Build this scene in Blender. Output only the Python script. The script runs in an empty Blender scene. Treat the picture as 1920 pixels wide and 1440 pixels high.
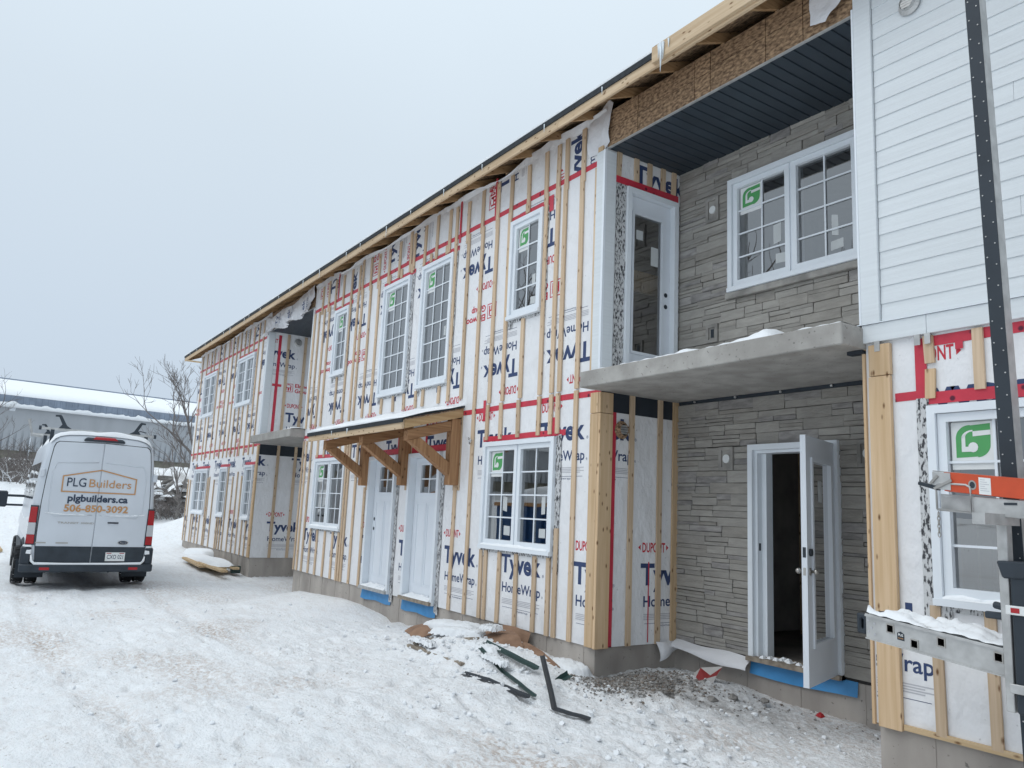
import bpy, bmesh, math, random
import numpy as np
from mathutils import Vector, Matrix
random.seed(7)
rng = np.random.default_rng(7)
sc = bpy.context.scene
COL = sc.collection
R = math.radians

# ------------------------------------------------------------------ camera
YAW, PITCH, ROLL = R(56.4211), R(9.2712), R(2.5649)
fw = Vector((-math.sin(YAW)*math.cos(PITCH), math.cos(YAW)*math.cos(PITCH), math.sin(PITCH)))
rt = Vector((math.cos(YAW), math.sin(YAW), 0)); up = rt.cross(fw)
r2 = rt*math.cos(ROLL) + up*math.sin(ROLL); u2 = -rt*math.sin(ROLL) + up*math.cos(ROLL)
cam = bpy.data.objects.new('camera', bpy.data.cameras.new('camera'))
COL.objects.link(cam)
m = Matrix((r2, u2, -fw)).transposed().to_4x4(); m.translation = Vector((0, -5.2, 1.56))
cam.matrix_world = m
cam.data.sensor_width = 36.0; cam.data.lens = 36*1461.67/1920
cam.data.clip_start = 0.05; cam.data.clip_end = 2000
sc.camera = cam

# ------------------------------------------------------------------ sky, sun, exposure
world = bpy.data.worlds.new("World"); sc.world = world; world.use_nodes = True
nt = world.node_tree; nt.nodes.clear()
SUN_EL, SUN_AZ = R(52), R(200)        # sun behind thick cloud, in front of the facade
def N(nt, t, **k):
    n = nt.nodes.new(t)
    for a, b in k.items(): setattr(n, a, b)
    return n
wo = N(nt, 'ShaderNodeOutputWorld'); bg = N(nt, 'ShaderNodeBackground')
sky = N(nt, 'ShaderNodeTexSky', sky_type='NISHITA'); sky.sun_disc = False
sky.sun_elevation = SUN_EL; sky.sun_rotation = SUN_AZ
tc = N(nt, 'ShaderNodeTexCoord'); sep = N(nt, 'ShaderNodeSeparateXYZ')
ramp = N(nt, 'ShaderNodeValToRGB')
nz = N(nt, 'ShaderNodeTexNoise'); nz.inputs['Scale'].default_value = 1.6; nz.inputs['Detail'].default_value = 3
mth = N(nt, 'ShaderNodeMath', operation='MULTIPLY_ADD'); mth.inputs[1].default_value = 0.16; 
mth2 = N(nt, 'ShaderNodeMath', operation='SUBTRACT'); mth2.inputs[1].default_value = 0.08
el = ramp.color_ramp.elements
el[0].position = 0.0; el[0].color = (5.0, 5.85, 6.95, 1)
el[1].position = 1.0; el[1].color = (10.5, 11.7, 12.6, 1)
e = el.new(0.16); e.color = (5.5, 6.4, 7.4, 1)
e = el.new(0.42); e.color = (6.3, 7.2, 8.0, 1)
e = el.new(0.60); e.color = (7.2, 8.2, 9.0, 1)
mixs = N(nt, 'ShaderNodeMix', data_type='RGBA'); mixs.inputs[0].default_value = 0.94   # cloud cover over the clear sky
bg.inputs[1].default_value = 0.1
L = nt.links.new
L(tc.outputs['Generated'], sep.inputs[0]); L(tc.outputs['Generated'], nz.inputs['Vector'])
L(nz.outputs[0], mth.inputs[0]); L(sep.outputs[2], mth.inputs[2]); L(mth.outputs[0], mth2.inputs[0]); L(mth2.outputs[0], ramp.inputs[0])
L(sky.outputs[0], mixs.inputs[6]); L(ramp.outputs[0], mixs.inputs[7])
L(mixs.outputs[2], bg.inputs[0]); L(bg.outputs[0], wo.inputs[0])
sun = bpy.data.lights.new('sun', 'SUN'); sun.energy = 0.8; sun.angle = R(50); sun.color = (1.0, 0.97, 0.93)
so = bpy.data.objects.new('sun', sun); COL.objects.link(so)
sd = Vector((math.sin(SUN_AZ)*math.cos(SUN_EL), math.cos(SUN_AZ)*math.cos(SUN_EL), math.sin(SUN_EL)))
so.rotation_euler = sd.to_track_quat('Z', 'Y').to_euler()
vs = sc.view_settings; vs.view_transform = 'Standard'; vs.look = 'None'; vs.exposure = 0.16; vs.gamma = 1.0; vs.use_curve_mapping = False
sc.render.engine = 'CYCLES'
sc.cycles.max_bounces = 8; sc.cycles.transparent_max_bounces = 12
sc.cycles.use_denoising = True

# ------------------------------------------------------------------ materials
def mat(name, col, rough=0.75, var=0.12, vscale=3.0, stretch=(1, 1, 1), bump=0.0, bscale=40.0, metal=0.0, rnd=0.0, detail=5, col2=None, bstretch=None, spec=0.4, bdist=0.01, lo=0.35, hi=0.65):
    m = bpy.data.materials.new(name); m.use_nodes = True
    t = m.node_tree; b = t.nodes['Principled BSDF']; l = t.links.new
    b.inputs['Roughness'].default_value = rough; b.inputs['Metallic'].default_value = metal
    b.inputs['Specular IOR Level'].default_value = spec
    tc = N(t, 'ShaderNodeTexCoord'); mp = N(t, 'ShaderNodeMapping'); mp.inputs['Scale'].default_value = stretch
    l(tc.outputs['Object'], mp.inputs[0])
    n = N(t, 'ShaderNodeTexNoise'); n.inputs['Scale'].default_value = vscale; n.inputs['Detail'].default_value = detail
    l(mp.outputs[0], n.inputs['Vector'])
    r = N(t, 'ShaderNodeValToRGB')
    c2 = col2 or tuple(min(1, c*(1-var*2)) for c in col)
    r.color_ramp.elements[0].position = lo; r.color_ramp.elements[0].color = (*c2, 1)
    r.color_ramp.elements[1].position = hi; r.color_ramp.elements[1].color = (*col, 1)
    l(n.outputs[0], r.inputs[0]); out = r.outputs[0]
    if rnd > 0:
        oi = N(t, 'ShaderNodeObjectInfo'); mr = N(t, 'ShaderNodeMapRange'); mr.inputs[3].default_value = 1-rnd; mr.inputs[4].default_value = 1+rnd
        l(oi.outputs['Random'], mr.inputs[0]); hs = N(t, 'ShaderNodeHueSaturation'); l(mr.outputs[0], hs.inputs['Value']); l(out, hs.inputs['Color']); out = hs.outputs[0]
        # move the grain from piece to piece
        vm = N(t, 'ShaderNodeVectorMath', operation='ADD'); sc_ = N(t, 'ShaderNodeVectorMath', operation='SCALE'); sc_.inputs['Scale'].default_value = 37.0
        cx = N(t, 'ShaderNodeCombineXYZ'); l(oi.outputs['Random'], cx.inputs[0]); l(oi.outputs['Random'], cx.inputs[2]); l(cx.outputs[0], sc_.inputs[0])
        l(mp.outputs[0], vm.inputs[0]); l(sc_.outputs[0], vm.inputs[1]); l(vm.outputs[0], n.inputs['Vector'])
    l(out, b.inputs['Base Color'])
    if bump > 0:
        n2 = N(t, 'ShaderNodeTexNoise'); n2.inputs['Scale'].default_value = bscale; n2.inputs['Detail'].default_value = 4
        mp2 = N(t, 'ShaderNodeMapping'); mp2.inputs['Scale'].default_value = bstretch or stretch; l(tc.outputs['Object'], mp2.inputs[0]); l(mp2.outputs[0], n2.inputs['Vector'])
        bp = N(t, 'ShaderNodeBump'); bp.inputs['Strength'].default_value = bump; bp.inputs['Distance'].default_value = bdist
        l(n2.outputs[0], bp.inputs['Height']); l(bp.outputs[0], b.inputs['Normal'])
    m['_out'] = 1
    return m
def wood(name, col, dark, axis=2, rnd=0.12, knot=(0.16, 0.08, 0.035)):
    """sawn spruce: streaky grain along one axis plus scattered knots"""
    st = [22, 22, 22]; st[axis] = 0.9
    m = mat(name, col, 0.75, stretch=tuple(st), vscale=1.6, col2=dark, rnd=rnd, bump=0.12, bscale=3, spec=0.25)
    t = m.node_tree; b = t.nodes['Principled BSDF']; l = t.links.new
    src = b.inputs['Base Color'].links[0].from_socket
    tc = N(t, 'ShaderNodeTexCoord'); mp = N(t, 'ShaderNodeMapping'); s2 = [16.0, 16.0, 16.0]; s2[axis] = 7.0; mp.inputs['Scale'].default_value = s2
    v = N(t, 'ShaderNodeTexVoronoi'); l(tc.outputs['Object'], mp.inputs[0]); l(mp.outputs[0], v.inputs['Vector'])
    v.inputs['Scale'].default_value = 1.0
    r = N(t, 'ShaderNodeValToRGB'); r.color_ramp.elements[0].position = 0.07; r.color_ramp.elements[0].color = (1, 1, 1, 1); r.color_ramp.elements[1].position = 0.2; r.color_ramp.elements[1].color = (0, 0, 0, 1)
    l(v.outputs['Distance'], r.inputs[0])
    mx = N(t, 'ShaderNodeMix', data_type='RGBA'); l(r.outputs[0], mx.inputs[0]); l(src, mx.inputs[6]); mx.inputs[7].default_value = (*knot, 1)
    l(mx.outputs[2], b.inputs['Base Color'])
    return m
def flat(name, col, rough=0.6, metal=0.0, spec=0.4):
    return mat(name, col, rough, var=0.04, vscale=6, metal=metal, spec=spec)
def glass(name, tint, refl=0.10, rough=0.0):
    m = bpy.data.materials.new(name); m.use_nodes = True; t = m.node_tree; t.nodes.clear(); l = t.links.new
    o = N(t, 'ShaderNodeOutputMaterial'); mx = N(t, 'ShaderNodeMixShader'); tr = N(t, 'ShaderNodeBsdfTransparent'); g = N(t, 'ShaderNodeBsdfGlossy')
    tr.inputs[0].default_value = (*tint, 1); g.inputs['Roughness'].default_value = rough
    lw = N(t, 'ShaderNodeFresnel'); lw.inputs[0].default_value = 1.5
    ma = N(t, 'ShaderNodeMath', operation='MULTIPLY_ADD'); ma.inputs[1].default_value = 1.5; ma.inputs[2].default_value = refl; ma.use_clamp = True
    wv = N(t, 'ShaderNodeTexNoise'); wv.inputs['Scale'].default_value = 1.3; bp = N(t, 'ShaderNodeBump'); bp.inputs['Strength'].default_value = 0.02; bp.inputs['Distance'].default_value = 0.05
    tc = N(t, 'ShaderNodeTexCoord'); l(tc.outputs['Object'], wv.inputs['Vector']); l(wv.outputs[0], bp.inputs['Height']); l(bp.outputs[0], g.inputs['Normal'])
    l(lw.outputs[0], ma.inputs[0]); l(ma.outputs[0], mx.inputs[0]); l(tr.outputs[0], mx.inputs[1]); l(g.outputs[0], mx.inputs[2]); l(mx.outputs[0], o.inputs[0])
    return m
M = {}
M['clod'] = mat('loose_snow', (0.80, 0.82, 0.84), 0.7, var=0.03, vscale=9, bump=0.4, bscale=40)
M['worn'] = mat('worn_wood', (0.34, 0.29, 0.23), .85, var=.2, vscale=14, stretch=(1, 6, 1), col2=(.20, .165, .13))
M['wrap'] = mat('house_wrap', (0.80, 0.80, 0.81), 0.55, var=0.02, vscale=2.0, bump=0.9, bscale=3.2, bstretch=(1.6, 1.6, 1.0), bdist=0.05, spec=0.3)
M['wrap_loose'] = mat('loose_house_wrap', (0.74, 0.74, 0.76), 0.6, var=0.03, bump=0.5, bscale=9, bdist=0.03)
def wrinkle(m):
    # creases pulled between the fastenings: ridged noise, stretched on the bias
    t = m.node_tree; b = t.nodes['Principled BSDF']; l = t.links.new
    tc = N(t, 'ShaderNodeTexCoord'); mp = N(t, 'ShaderNodeMapping'); mp.inputs['Rotation'].default_value = (0, R(32), R(20)); mp.inputs['Scale'].default_value = (2.6, 2.6, 1.0)
    n = N(t, 'ShaderNodeTexNoise'); n.noise_type = 'RIDGED_MULTIFRACTAL'; n.inputs['Scale'].default_value = 1.5; n.inputs['Detail'].default_value = 3; n.inputs['Distortion'].default_value = .7
    l(tc.outputs['Object'], mp.inputs[0]); l(mp.outputs[0], n.inputs['Vector'])
    old = b.inputs['Normal'].links[0].from_socket
    bp = N(t, 'ShaderNodeBump'); bp.inputs['Strength'].default_value = 0.8; bp.inputs['Distance'].default_value = 0.028; l(n.outputs[0], bp.inputs['Height']); l(old, bp.inputs['Normal']); l(bp.outputs[0], b.inputs['Normal'])
wrinkle(M['wrap']); wrinkle(M['wrap_loose'])
M['navy'] = flat('print_navy', (0.035, 0.06, 0.15), 0.6); M['pred'] = flat('print_red', (0.55, 0.03, 0.05), 0.6); M['pgrey'] = flat('print_grey', (0.50, 0.50, 0.53), 0.6)
M['batten'] = wood('spruce_strapping', (0.63, 0.485, 0.345), (0.52, 0.38, 0.25))
M['lumber'] = wood('spruce_lumber', (0.63, 0.46, 0.295), (0.54, 0.375, 0.22), rnd=0.08)
M['lumberx'] = wood('spruce_lumber_long', (0.60, 0.45, 0.28), (0.48, 0.34, 0.19), axis=0, rnd=0.08)
M['timber'] = wood('stained_timber', (0.40, 0.225, 0.115), (0.27, 0.14, 0.068), rnd=0.15, knot=(0.08, 0.035, 0.015))
M['timbery'] = wood('stained_timber_beam', (0.40, 0.225, 0.115), (0.26, 0.135, 0.065), axis=1, rnd=0.15, knot=(0.08, 0.035, 0.015))
M['fascia'] = wood('spruce_fascia', (0.62, 0.48, 0.325), (0.51, 0.37, 0.235), axis=0, rnd=0.07)
M['osb'] = mat('strand_board', (0.50, 0.335, 0.20), 0.8, vscale=34, stretch=(0.6, 1, 1.2), col2=(0.13, 0.078, 0.048), bump=0.4, bscale=26, detail=9, rnd=0.10, lo=.36, hi=.66)
M['fnd'] = mat('foundation_concrete', (0.47, 0.43, 0.39), 0.85, vscale=2.2, stretch=(1, 1, 0.35), col2=(0.30, 0.27, 0.245), bump=0.25, bscale=25, detail=7)
M['slab'] = mat('slab_concrete', (0.42, 0.405, 0.38), 0.85, vscale=5, col2=(0.31, 0.295, 0.275), bump=0.3, bscale=45, detail=8)
M['stones'] = [mat('ledge_stone_%s' % n, c, 0.9, vscale=7, stretch=(1, 1, 3.5), col2=c2, bump=0.6, bscale=22, bstretch=(1, 1, 2.5), rnd=0.08, bdist=0.012, spec=0.2)
    for n, c, c2 in (('grey', (0.365, 0.347, 0.317), (0.305, 0.289, 0.265)), ('pale', (0.385, 0.366, 0.334), (0.325, 0.308, 0.282)), ('warm', (0.35, 0.329, 0.297), (0.28, 0.263, 0.238)), ('dark', (0.37, 0.352, 0.335), (0.24, 0.228, 0.22)))]
M['mortar'] = mat('stone_backing', (0.06, 0.057, 0.055), 0.95)
def speck(m, scale, col, lo, hi, amt=.8):
    # pits and specks with their own colour
    t = m.node_tree; b = t.nodes['Principled BSDF']; l = t.links.new; src = b.inputs['Base Color'].links[0].from_socket
    tc = N(t, 'ShaderNodeTexCoord'); n = N(t, 'ShaderNodeTexNoise'); n.inputs['Scale'].default_value = scale; n.inputs['Detail'].default_value = 2; l(tc.outputs['Object'], n.inputs['Vector'])
    r = N(t, 'ShaderNodeMapRange'); r.inputs[1].default_value = lo; r.inputs[2].default_value = hi; r.inputs[4].default_value = amt; l(n.outputs[0], r.inputs[0])
    mx = N(t, 'ShaderNodeMix', data_type='RGBA'); l(r.outputs[0], mx.inputs[0]); l(src, mx.inputs[6]); mx.inputs[7].default_value = (*col, 1); l(mx.outputs[2], b.inputs['Base Color'])
speck(M['wrap'], 23, (.45, .45, .46), .70, .745, .6); speck(M['wrap'], 2.1, (.70, .69, .68), .56, .75, .5)
speck(M['slab'], 34, (.16, .15, .14), .66, .72); speck(M['slab'], 1.7, (.27, .255, .235), .52, .72, .6)
speck(M['fnd'], 26, (.13, .12, .11), .68, .74); speck(M['fnd'], 1.2, (.20, .18, .165), .55, .70, .6)
M['white'] = mat('white_vinyl', (0.78, 0.82, 0.86), 0.35, var=0.02, vscale=4)
M['siding'] = mat('white_siding', (0.69, 0.725, 0.745), 0.55, var=0.03, vscale=3, stretch=(0.4, 1, 14), bump=0.12, bscale=8, bstretch=(1, 1, 18), rnd=0.02)
M['door'] = mat('white_door_paint', (0.74, 0.78, 0.83), 0.4, var=0.02)
M['black'] = mat('dark_metal_soffit', (0.030, 0.043, 0.058), 0.45, var=0.1, vscale=3, rnd=0.06)
M['shingle'] = mat('dark_roof_edge', (0.03, 0.036, 0.042), 0.8, var=0.2, vscale=30)
M['membrane'] = mat('black_membrane', (0.026, 0.034, 0.046), 0.6)
M['blue'] = mat('blue_membrane', (0.06, 0.27, 0.56), 0.4, var=0.08, vscale=5, bump=0.2, bscale=12)
M['snow'] = mat('snow_cap', (0.88, 0.90, 0.92), 0.7, var=0.015, bump=0.4, bscale=18, bdist=0.02, spec=0.3)
M['ice'] = flat('ice', (0.72, 0.78, 0.82), 0.15)
M['glass'] = glass('window_glass', (0.74, 0.77, 0.78), 0.26)
M['interior'] = mat('unfinished_interior', (0.48, 0.46, 0.43), 0.9, var=0.15)
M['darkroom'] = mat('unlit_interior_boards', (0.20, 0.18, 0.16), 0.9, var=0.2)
M['paper'] = flat('sticker_paper', (0.78, 0.79, 0.78), 0.5); M['sticker'] = flat('film_sticker', (0.55, 0.57, 0.57), 0.5); M['green'] = flat('sticker_green', (0.09, 0.36, 0.12), 0.5)
M['steel'] = flat('brushed_nickel', (0.45, 0.43, 0.40), 0.3, 1.0); M['alu'] = mat('dull_aluminium', (0.56, 0.56, 0.55), 0.45, var=0.12, vscale=12, metal=0.55)
M['rubber'] = mat('black_rubber', (0.030, 0.040, 0.052), 0.6, var=0.1); M['orange'] = mat('orange_fibreglass', (0.62, 0.085, 0.03), 0.4, var=0.08, vscale=8)
M['bark'] = mat('winter_bark', (0.20, 0.185, 0.175), 0.9, var=0.25, vscale=10); M['twig'] = flat('bare_twigs', (0.20, 0.178, 0.168), 0.9)
def tape_mat():
    m = mat('red_sheathing_tape', (0.60, 0.045, 0.075), 0.35, var=0.08, vscale=6, bump=0.25, bscale=30)
    t = m.node_tree; b = t.nodes['Principled BSDF']; l = t.links.new; src = b.inputs['Base Color'].links[0].from_socket
    tc = N(t, 'ShaderNodeTexCoord'); v = N(t, 'ShaderNodeTexVoronoi'); v.inputs['Scale'].default_value = 9; l(tc.outputs['Object'], v.inputs['Vector'])
    r = N(t, 'ShaderNodeValToRGB'); r.color_ramp.elements[0].position = 0.12; r.color_ramp.elements[0].color = (1, 1, 1, 1); r.color_ramp.elements[1].position = 0.2; r.color_ramp.elements[1].color = (0, 0, 0, 1)
    l(v.outputs['Distance'], r.inputs[0]); mx = N(t, 'ShaderNodeMix', data_type='RGBA'); l(r.outputs[0], mx.inputs[0]); l(src, mx.inputs[6]); mx.inputs[7].default_value = (0.10, 0.01, 0.03, 1); l(mx.outputs[2], b.inputs['Base Color'])
    return m
M['tape'] = tape_mat()
def foil_mat():
    m = mat('printed_foil_flashing', (0.60, 0.60, 0.60), 0.35, vscale=62, stretch=(1, 1, 0.4), col2=(0.05, 0.05, 0.055), metal=0.15, bump=0.6, bscale=30, detail=4, lo=0.42, hi=0.51)
    return m
M['foil'] = foil_mat()

# ------------------------------------------------------------------ mesh builder
class MB:
    def __init__(s): s.v = []; s.f = []; s.mi = []
    def poly(s, pts, m=0):
        i = len(s.v); s.v += [tuple(p) for p in pts]; s.f.append(tuple(range(i, i+len(pts)))); s.mi.append(m)
    def hexa(s, p, m=0):
        i = len(s.v); s.v += [tuple(q) for q in p]
        for f in ((0, 3, 2, 1), (4, 5, 6, 7), (0, 1, 5, 4), (1, 2, 6, 5), (2, 3, 7, 6), (3, 0, 4, 7)): s.f.append(tuple(i+k for k in f)); s.mi.append(m)
    def box(s, x0, x1, y0, y1, z0, z1, m=0):
        s.hexa([(x0, y0, z0), (x1, y0, z0), (x1, y1, z0), (x0, y1, z0), (x0, y0, z1), (x1, y0, z1), (x1, y1, z1), (x0, y1, z1)], m)
    def fbox(s, F, u0, u1, n0, n1, z0, z1, m=0):
        s.hexa([F(u0, n0, z0), F(u1, n0, z0), F(u1, n1, z0), F(u0, n1, z0), F(u0, n0, z1), F(u1, n0, z1), F(u1, n1, z1), F(u0, n1, z1)], m)
    def extrude(s, pts, vec, m=0):
        n = len(pts); i = len(s.v); vec = Vector(vec)
        s.v += [tuple(p) for p in pts] + [tuple(Vector(p)+vec) for p in pts]
        s.f.append(tuple(range(i, i+n))); s.f.append(tuple(range(i+2*n-1, i+n-1, -1))); s.mi += [m, m]
        for k in range(n): k2 = (k+1) % n; s.f.append((i+k, i+k2, i+n+k2, i+n+k)); s.mi.append(m)
    def tube(s, pts, rad, n=6, m=0, caps=True):
        pts = [Vector(p) for p in pts]; base = len(s.v)
        if not hasattr(rad, '__len__'): rad = [rad]*len(pts)
        ref = Vector((0.31, 0.17, 0.93))
        for k, p in enumerate(pts):
            d = (pts[min(k+1, len(pts)-1)]-pts[max(k-1, 0)]).normalized()
            if abs(d.dot(ref)) > 0.97: ref = Vector((0.9, 0.3, 0.1))
            a = d.cross(ref).normalized(); b = d.cross(a)
            for q in range(n):
                t = 2*math.pi*q/n; s.v.append(tuple(p+(a*math.cos(t)+b*math.sin(t))*rad[k]))
        for k in range(len(pts)-1):
            for q in range(n):
                q2 = (q+1) % n; s.f.append((base+k*n+q, base+k*n+q2, base+(k+1)*n+q2, base+(k+1)*n+q)); s.mi.append(m)
        if caps:
            s.f.append(tuple(base+q for q in range(n-1, -1, -1))); s.mi.append(m)
            e = base+(len(pts)-1)*n; s.f.append(tuple(e+q for q in range(n))); s.mi.append(m)
    def beam(s, a, b, w, h, m=0, upv=(0, 0, 1)):
        a = Vector(a); b = Vector(b); d = (b-a).normalized(); sx = d.cross(Vector(upv)).normalized()*w/2; sz = sx.cross(d).normalized()*h/2
        s.hexa([a-sx-sz, a+sx-sz, a+sx+sz, a-sx+sz, b-sx-sz, b+sx-sz, b+sx+sz, b-sx+sz], m)
    def ring(s, F, u0, u1, z0, z1, w, n0, n1, m=0, wb=None, wt=None):
        """a mitred picture-frame ring"""
        wb = w if wb is None else wb; wt = w if wt is None else wt
        O = [(u0, z0), (u1, z0), (u1, z1), (u0, z1)]; I = [(u0+w, z0+wb), (u1-w, z0+wb), (u1-w, z1-wt), (u0+w, z1-wt)]
        i = len(s.v)
        for nn in (n0, n1):
            s.v += [tuple(F(u, nn, z)) for u, z in O] + [tuple(F(u, nn, z)) for u, z in I]
        for k in range(4):
            k2 = (k+1) % 4
            for f in ((i+k, i+k2, i+4+k2, i+4+k), (i+8+k, i+12+k, i+12+k2, i+8+k2), (i+k, i+8+k, i+8+k2, i+k2), (i+4+k, i+4+k2, i+12+k2, i+12+k)):
                s.f.append(f); s.mi.append(m)
    def build(s, name, mats, parent=None, smooth=False, label=None, kind=None, fix=True, bevel=0.0):
        me = bpy.data.meshes.new(name); me.from_pydata(s.v, [], s.f)
        for q in (mats if isinstance(mats, (list, tuple)) else [mats]): me.materials.append(q)
        me.polygons.foreach_set('material_index', s.mi)
        if smooth: me.polygons.foreach_set('use_smooth', [True]*len(s.f))
        if fix:
            bm = bmesh.new(); bm.from_mesh(me); bmesh.ops.recalc_face_normals(bm, faces=bm.faces)
            if bevel: bmesh.ops.bevel(bm, geom=bm.edges[:], offset=bevel, segments=1, affect='EDGES', clamp_overlap=True)
            bm.to_mesh(me); bm.free()
        me.update()
        return link(name, me, parent, label, kind)
def link(name, me, parent=None, label=None, kind=None):
    o = bpy.data.objects.new(name, me); COL.objects.link(o)
    if parent is not None:
        o.parent = parent
        if parent.type == 'EMPTY': o.matrix_parent_inverse = Matrix.Translation(-Vector(parent.location))
    if label: o['label'] = label
    if kind: o['kind'] = kind
    return o
def thing(name, label, cat, loc=(0, 0, 0), group=None):
    o = bpy.data.objects.new(name, None); COL.objects.link(o); o.location = loc; o.empty_display_size = 0.2
    o['label'] = label; o['category'] = cat
    if group: o['group'] = group
    return o
def tag(o, label, cat, group=None):
    o['label'] = label; o['category'] = cat
    if group: o['group'] = group
    return o
def copy_tree(root, loc=None, parent=None):
    c = root.copy(); COL.objects.link(c)
    if parent is not None: c.parent = parent
    for ch in list(root.children): copy_tree(ch, None, c)
    return c

# ------------------------------------------------------------------ lettering (flat print)
_tc = {}
def text_geo(s, bold=0.0):
    k = (s, bold)
    if k in _tc: return _tc[k]
    cu = bpy.data.curves.new('lettering', 'FONT'); cu.body = s; cu.size = 1.0; cu.offset = bold; cu.resolution_u = 3; cu.fill_mode = 'FRONT'
    o = bpy.data.objects.new('lettering', cu); COL.objects.link(o)
    dg = bpy.context.evaluated_depsgraph_get(); me = bpy.data.meshes.new_from_object(o.evaluated_get(dg))
    v = np.array([w.co[:2] for w in me.vertices]).reshape(-1, 2); f = [tuple(p.vertices) for p in me.polygons]
    bpy.data.objects.remove(o); bpy.data.curves.remove(cu); bpy.data.meshes.remove(me)
    v[:, 0] -= v[:, 0].min()
    _tc[k] = (v, f, float(v[:, 0].max())); return _tc[k]
CAP = float(text_geo('H')[0][:, 1].max())
def put(mb, s, a, b, cap, width, G, m=0, bold=0.0, center=False):
    """letters into mb: G(a, b) maps block coordinates to a 3-D point"""
    v, f, w = text_geo(s, bold); kx = (width/w) if width else cap/CAP; kz = cap/CAP
    i = len(mb.v); off = -w*kx/2 if center else 0
    mb.v += [tuple(G(a+off+x*kx, b+y*kz)) for x, y in v]
    for q in f: mb.f.append(tuple(i+t for t in q)); mb.mi.append(m)
    return w*kx
# fractal noise for relief
def _hash(ix, iy, seed):
    h = (ix.astype(np.int64)*374761393 + iy.astype(np.int64)*668265263 + seed*974634777) & 0xffffffff
    h = ((h ^ (h >> 13))*1274126177) & 0xffffffff
    return ((h ^ (h >> 16)) & 0xffff)/65535.0
def vnoise(x, y, seed=0):
    ix = np.floor(x); iy = np.floor(y); fx = x-ix; fy = y-iy; fx = fx*fx*fx*(fx*(fx*6-15)+10); fy = fy*fy*fy*(fy*(fy*6-15)+10)
    a = _hash(ix, iy, seed); b = _hash(ix+1, iy, seed); c = _hash(ix, iy+1, seed); d = _hash(ix+1, iy+1, seed)
    return (a+(b-a)*fx)*(1-fy)+(c+(d-c)*fx)*fy-0.5
def fbm(x, y, sc_, oct_=4, seed=0, gain=0.5):
    t = 0; a = 1.0
    for k in range(oct_):
        t = t+a*vnoise(x*sc_, y*sc_, seed+k*17); sc_ *= 2.07; a *= gain
    return t
def sstep(a, b, x):
    t = np.clip((x-a)/(b-a), 0, 1); return t*t*(3-2*t)

# ------------------------------------------------------------------ terrain
def ground_np(x, y):
    base = np.interp(x, [-400, -30, -17, -13, -9.5, -6, 3, 60], [-0.05, -0.06, -0.12, -0.14, -0.10, -0.01, 0.0, -0.1])
    wall = np.interp(x, [-26, -24.5, -18.3, -15.1, -14, -12.2, -10.8, -9.4, -7.6, -6.3, -5.2, -4.5, -3.9, -3.2, 3], [0.04, 0.0, -0.16, -0.19, -0.15, -0.14, -0.14, -0.05, 0.04, -0.02, -0.035, -0.045, -0.09, -0.07, -0.05])
    z = base+(wall-base)*np.exp(-np.clip(-y, 0, 50)**2/1.0)*((x > -27) & (x < 6))
    z = z+1.95*sstep(-30, -46, x)+1.45*sstep(-46, -57, x)
    z = z+2.3*np.exp(-(((x+30)/3.4)**2+((y-4.2)/3.0)**2))            # snow bank behind the building's far corner
    q = np.clip(1-((x+12.9)/2.1)**2, 0, 1); w_ = np.clip(1-(np.clip(-y, 0, 9)/(0.35+1.25*q+.12*np.sin(x*2.3)))**1.6, 0, 1); z = z+0.125*np.sqrt(q)*w_**.8*(x > -15.2)          # drift along the wall
    z = z+0.04*np.exp(-(((x+5.6)/0.45)**2+((y-0.55)/0.4)**2))           # spoil heap in the recess
    z = z+0.17*np.exp(-(((x+7.4)/1.25)**2+((y+0.50)/0.55)**2)**2)           # snowed-over scrap heap
    far = np.clip((-x-22)/25, 0, 1)
    z = z+fbm(x, y, 0.35, 3, 3)*(0.06+0.5*far)
    return z
def relief_np(x, y):
    drift = np.exp(-(((x+13.0)/2.1)**2+((y+0.45)/0.85)**2)**2)+np.exp(-(((x+28)/4)**2+((y-2)/3.5)**2)**2)
    k = 1-0.93*np.clip(drift, 0, 1)
    n1 = fbm(x, y, 1.3, 3, 11)*0.05
    n2 = np.abs(fbm(x, y, 4.2, 4, 23, 0.6)); n2 = -n2*0.026
    n3 = np.abs(fbm(x+9, y*1.25, 11, 3, 41, 0.65))*0.026
    # wheel ruts and boot prints pressed into the snow
    n4 = 0
    for c, a in ((-2.45, 0.035), (-4.35, 0.04), (-3.4, 0.02)):
        yy = y-c-0.25*np.sin(x*0.25+1)-0.03*(x+16)
        n4 = n4-a*np.exp(-(yy/0.13)**4)*(0.6+0.8*vnoise(x*2.1, y*2.1, 77))
    return k*(n1+n2+n3+n4)
def gz(x, y):
    X = np.array([float(x)]); Y = np.array([float(y)]); return float((ground_np(X, Y)+relief_np(X, Y))[0])
def grid_lines(lo, hi, a, b, fine, grow):
    out = list(np.arange(a, b+1e-6, fine)); s = fine; p = b
    while p < hi: s *= grow; p += s; out.append(p)
    s = fine; p = a
    while p > lo: s *= grow; p -= s; out.insert(0, p)
    return np.array(out)
gx = grid_lines(-420, 300, -9.0, 0.6, 0.028, 1.022); gy = grid_lines(-320, 320, -4.9, 1.25, 0.03, 1.035)
X, Y = np.meshgrid(gx, gy, indexing='ij')
Z = ground_np(X, Y)+relief_np(X, Y)
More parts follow.
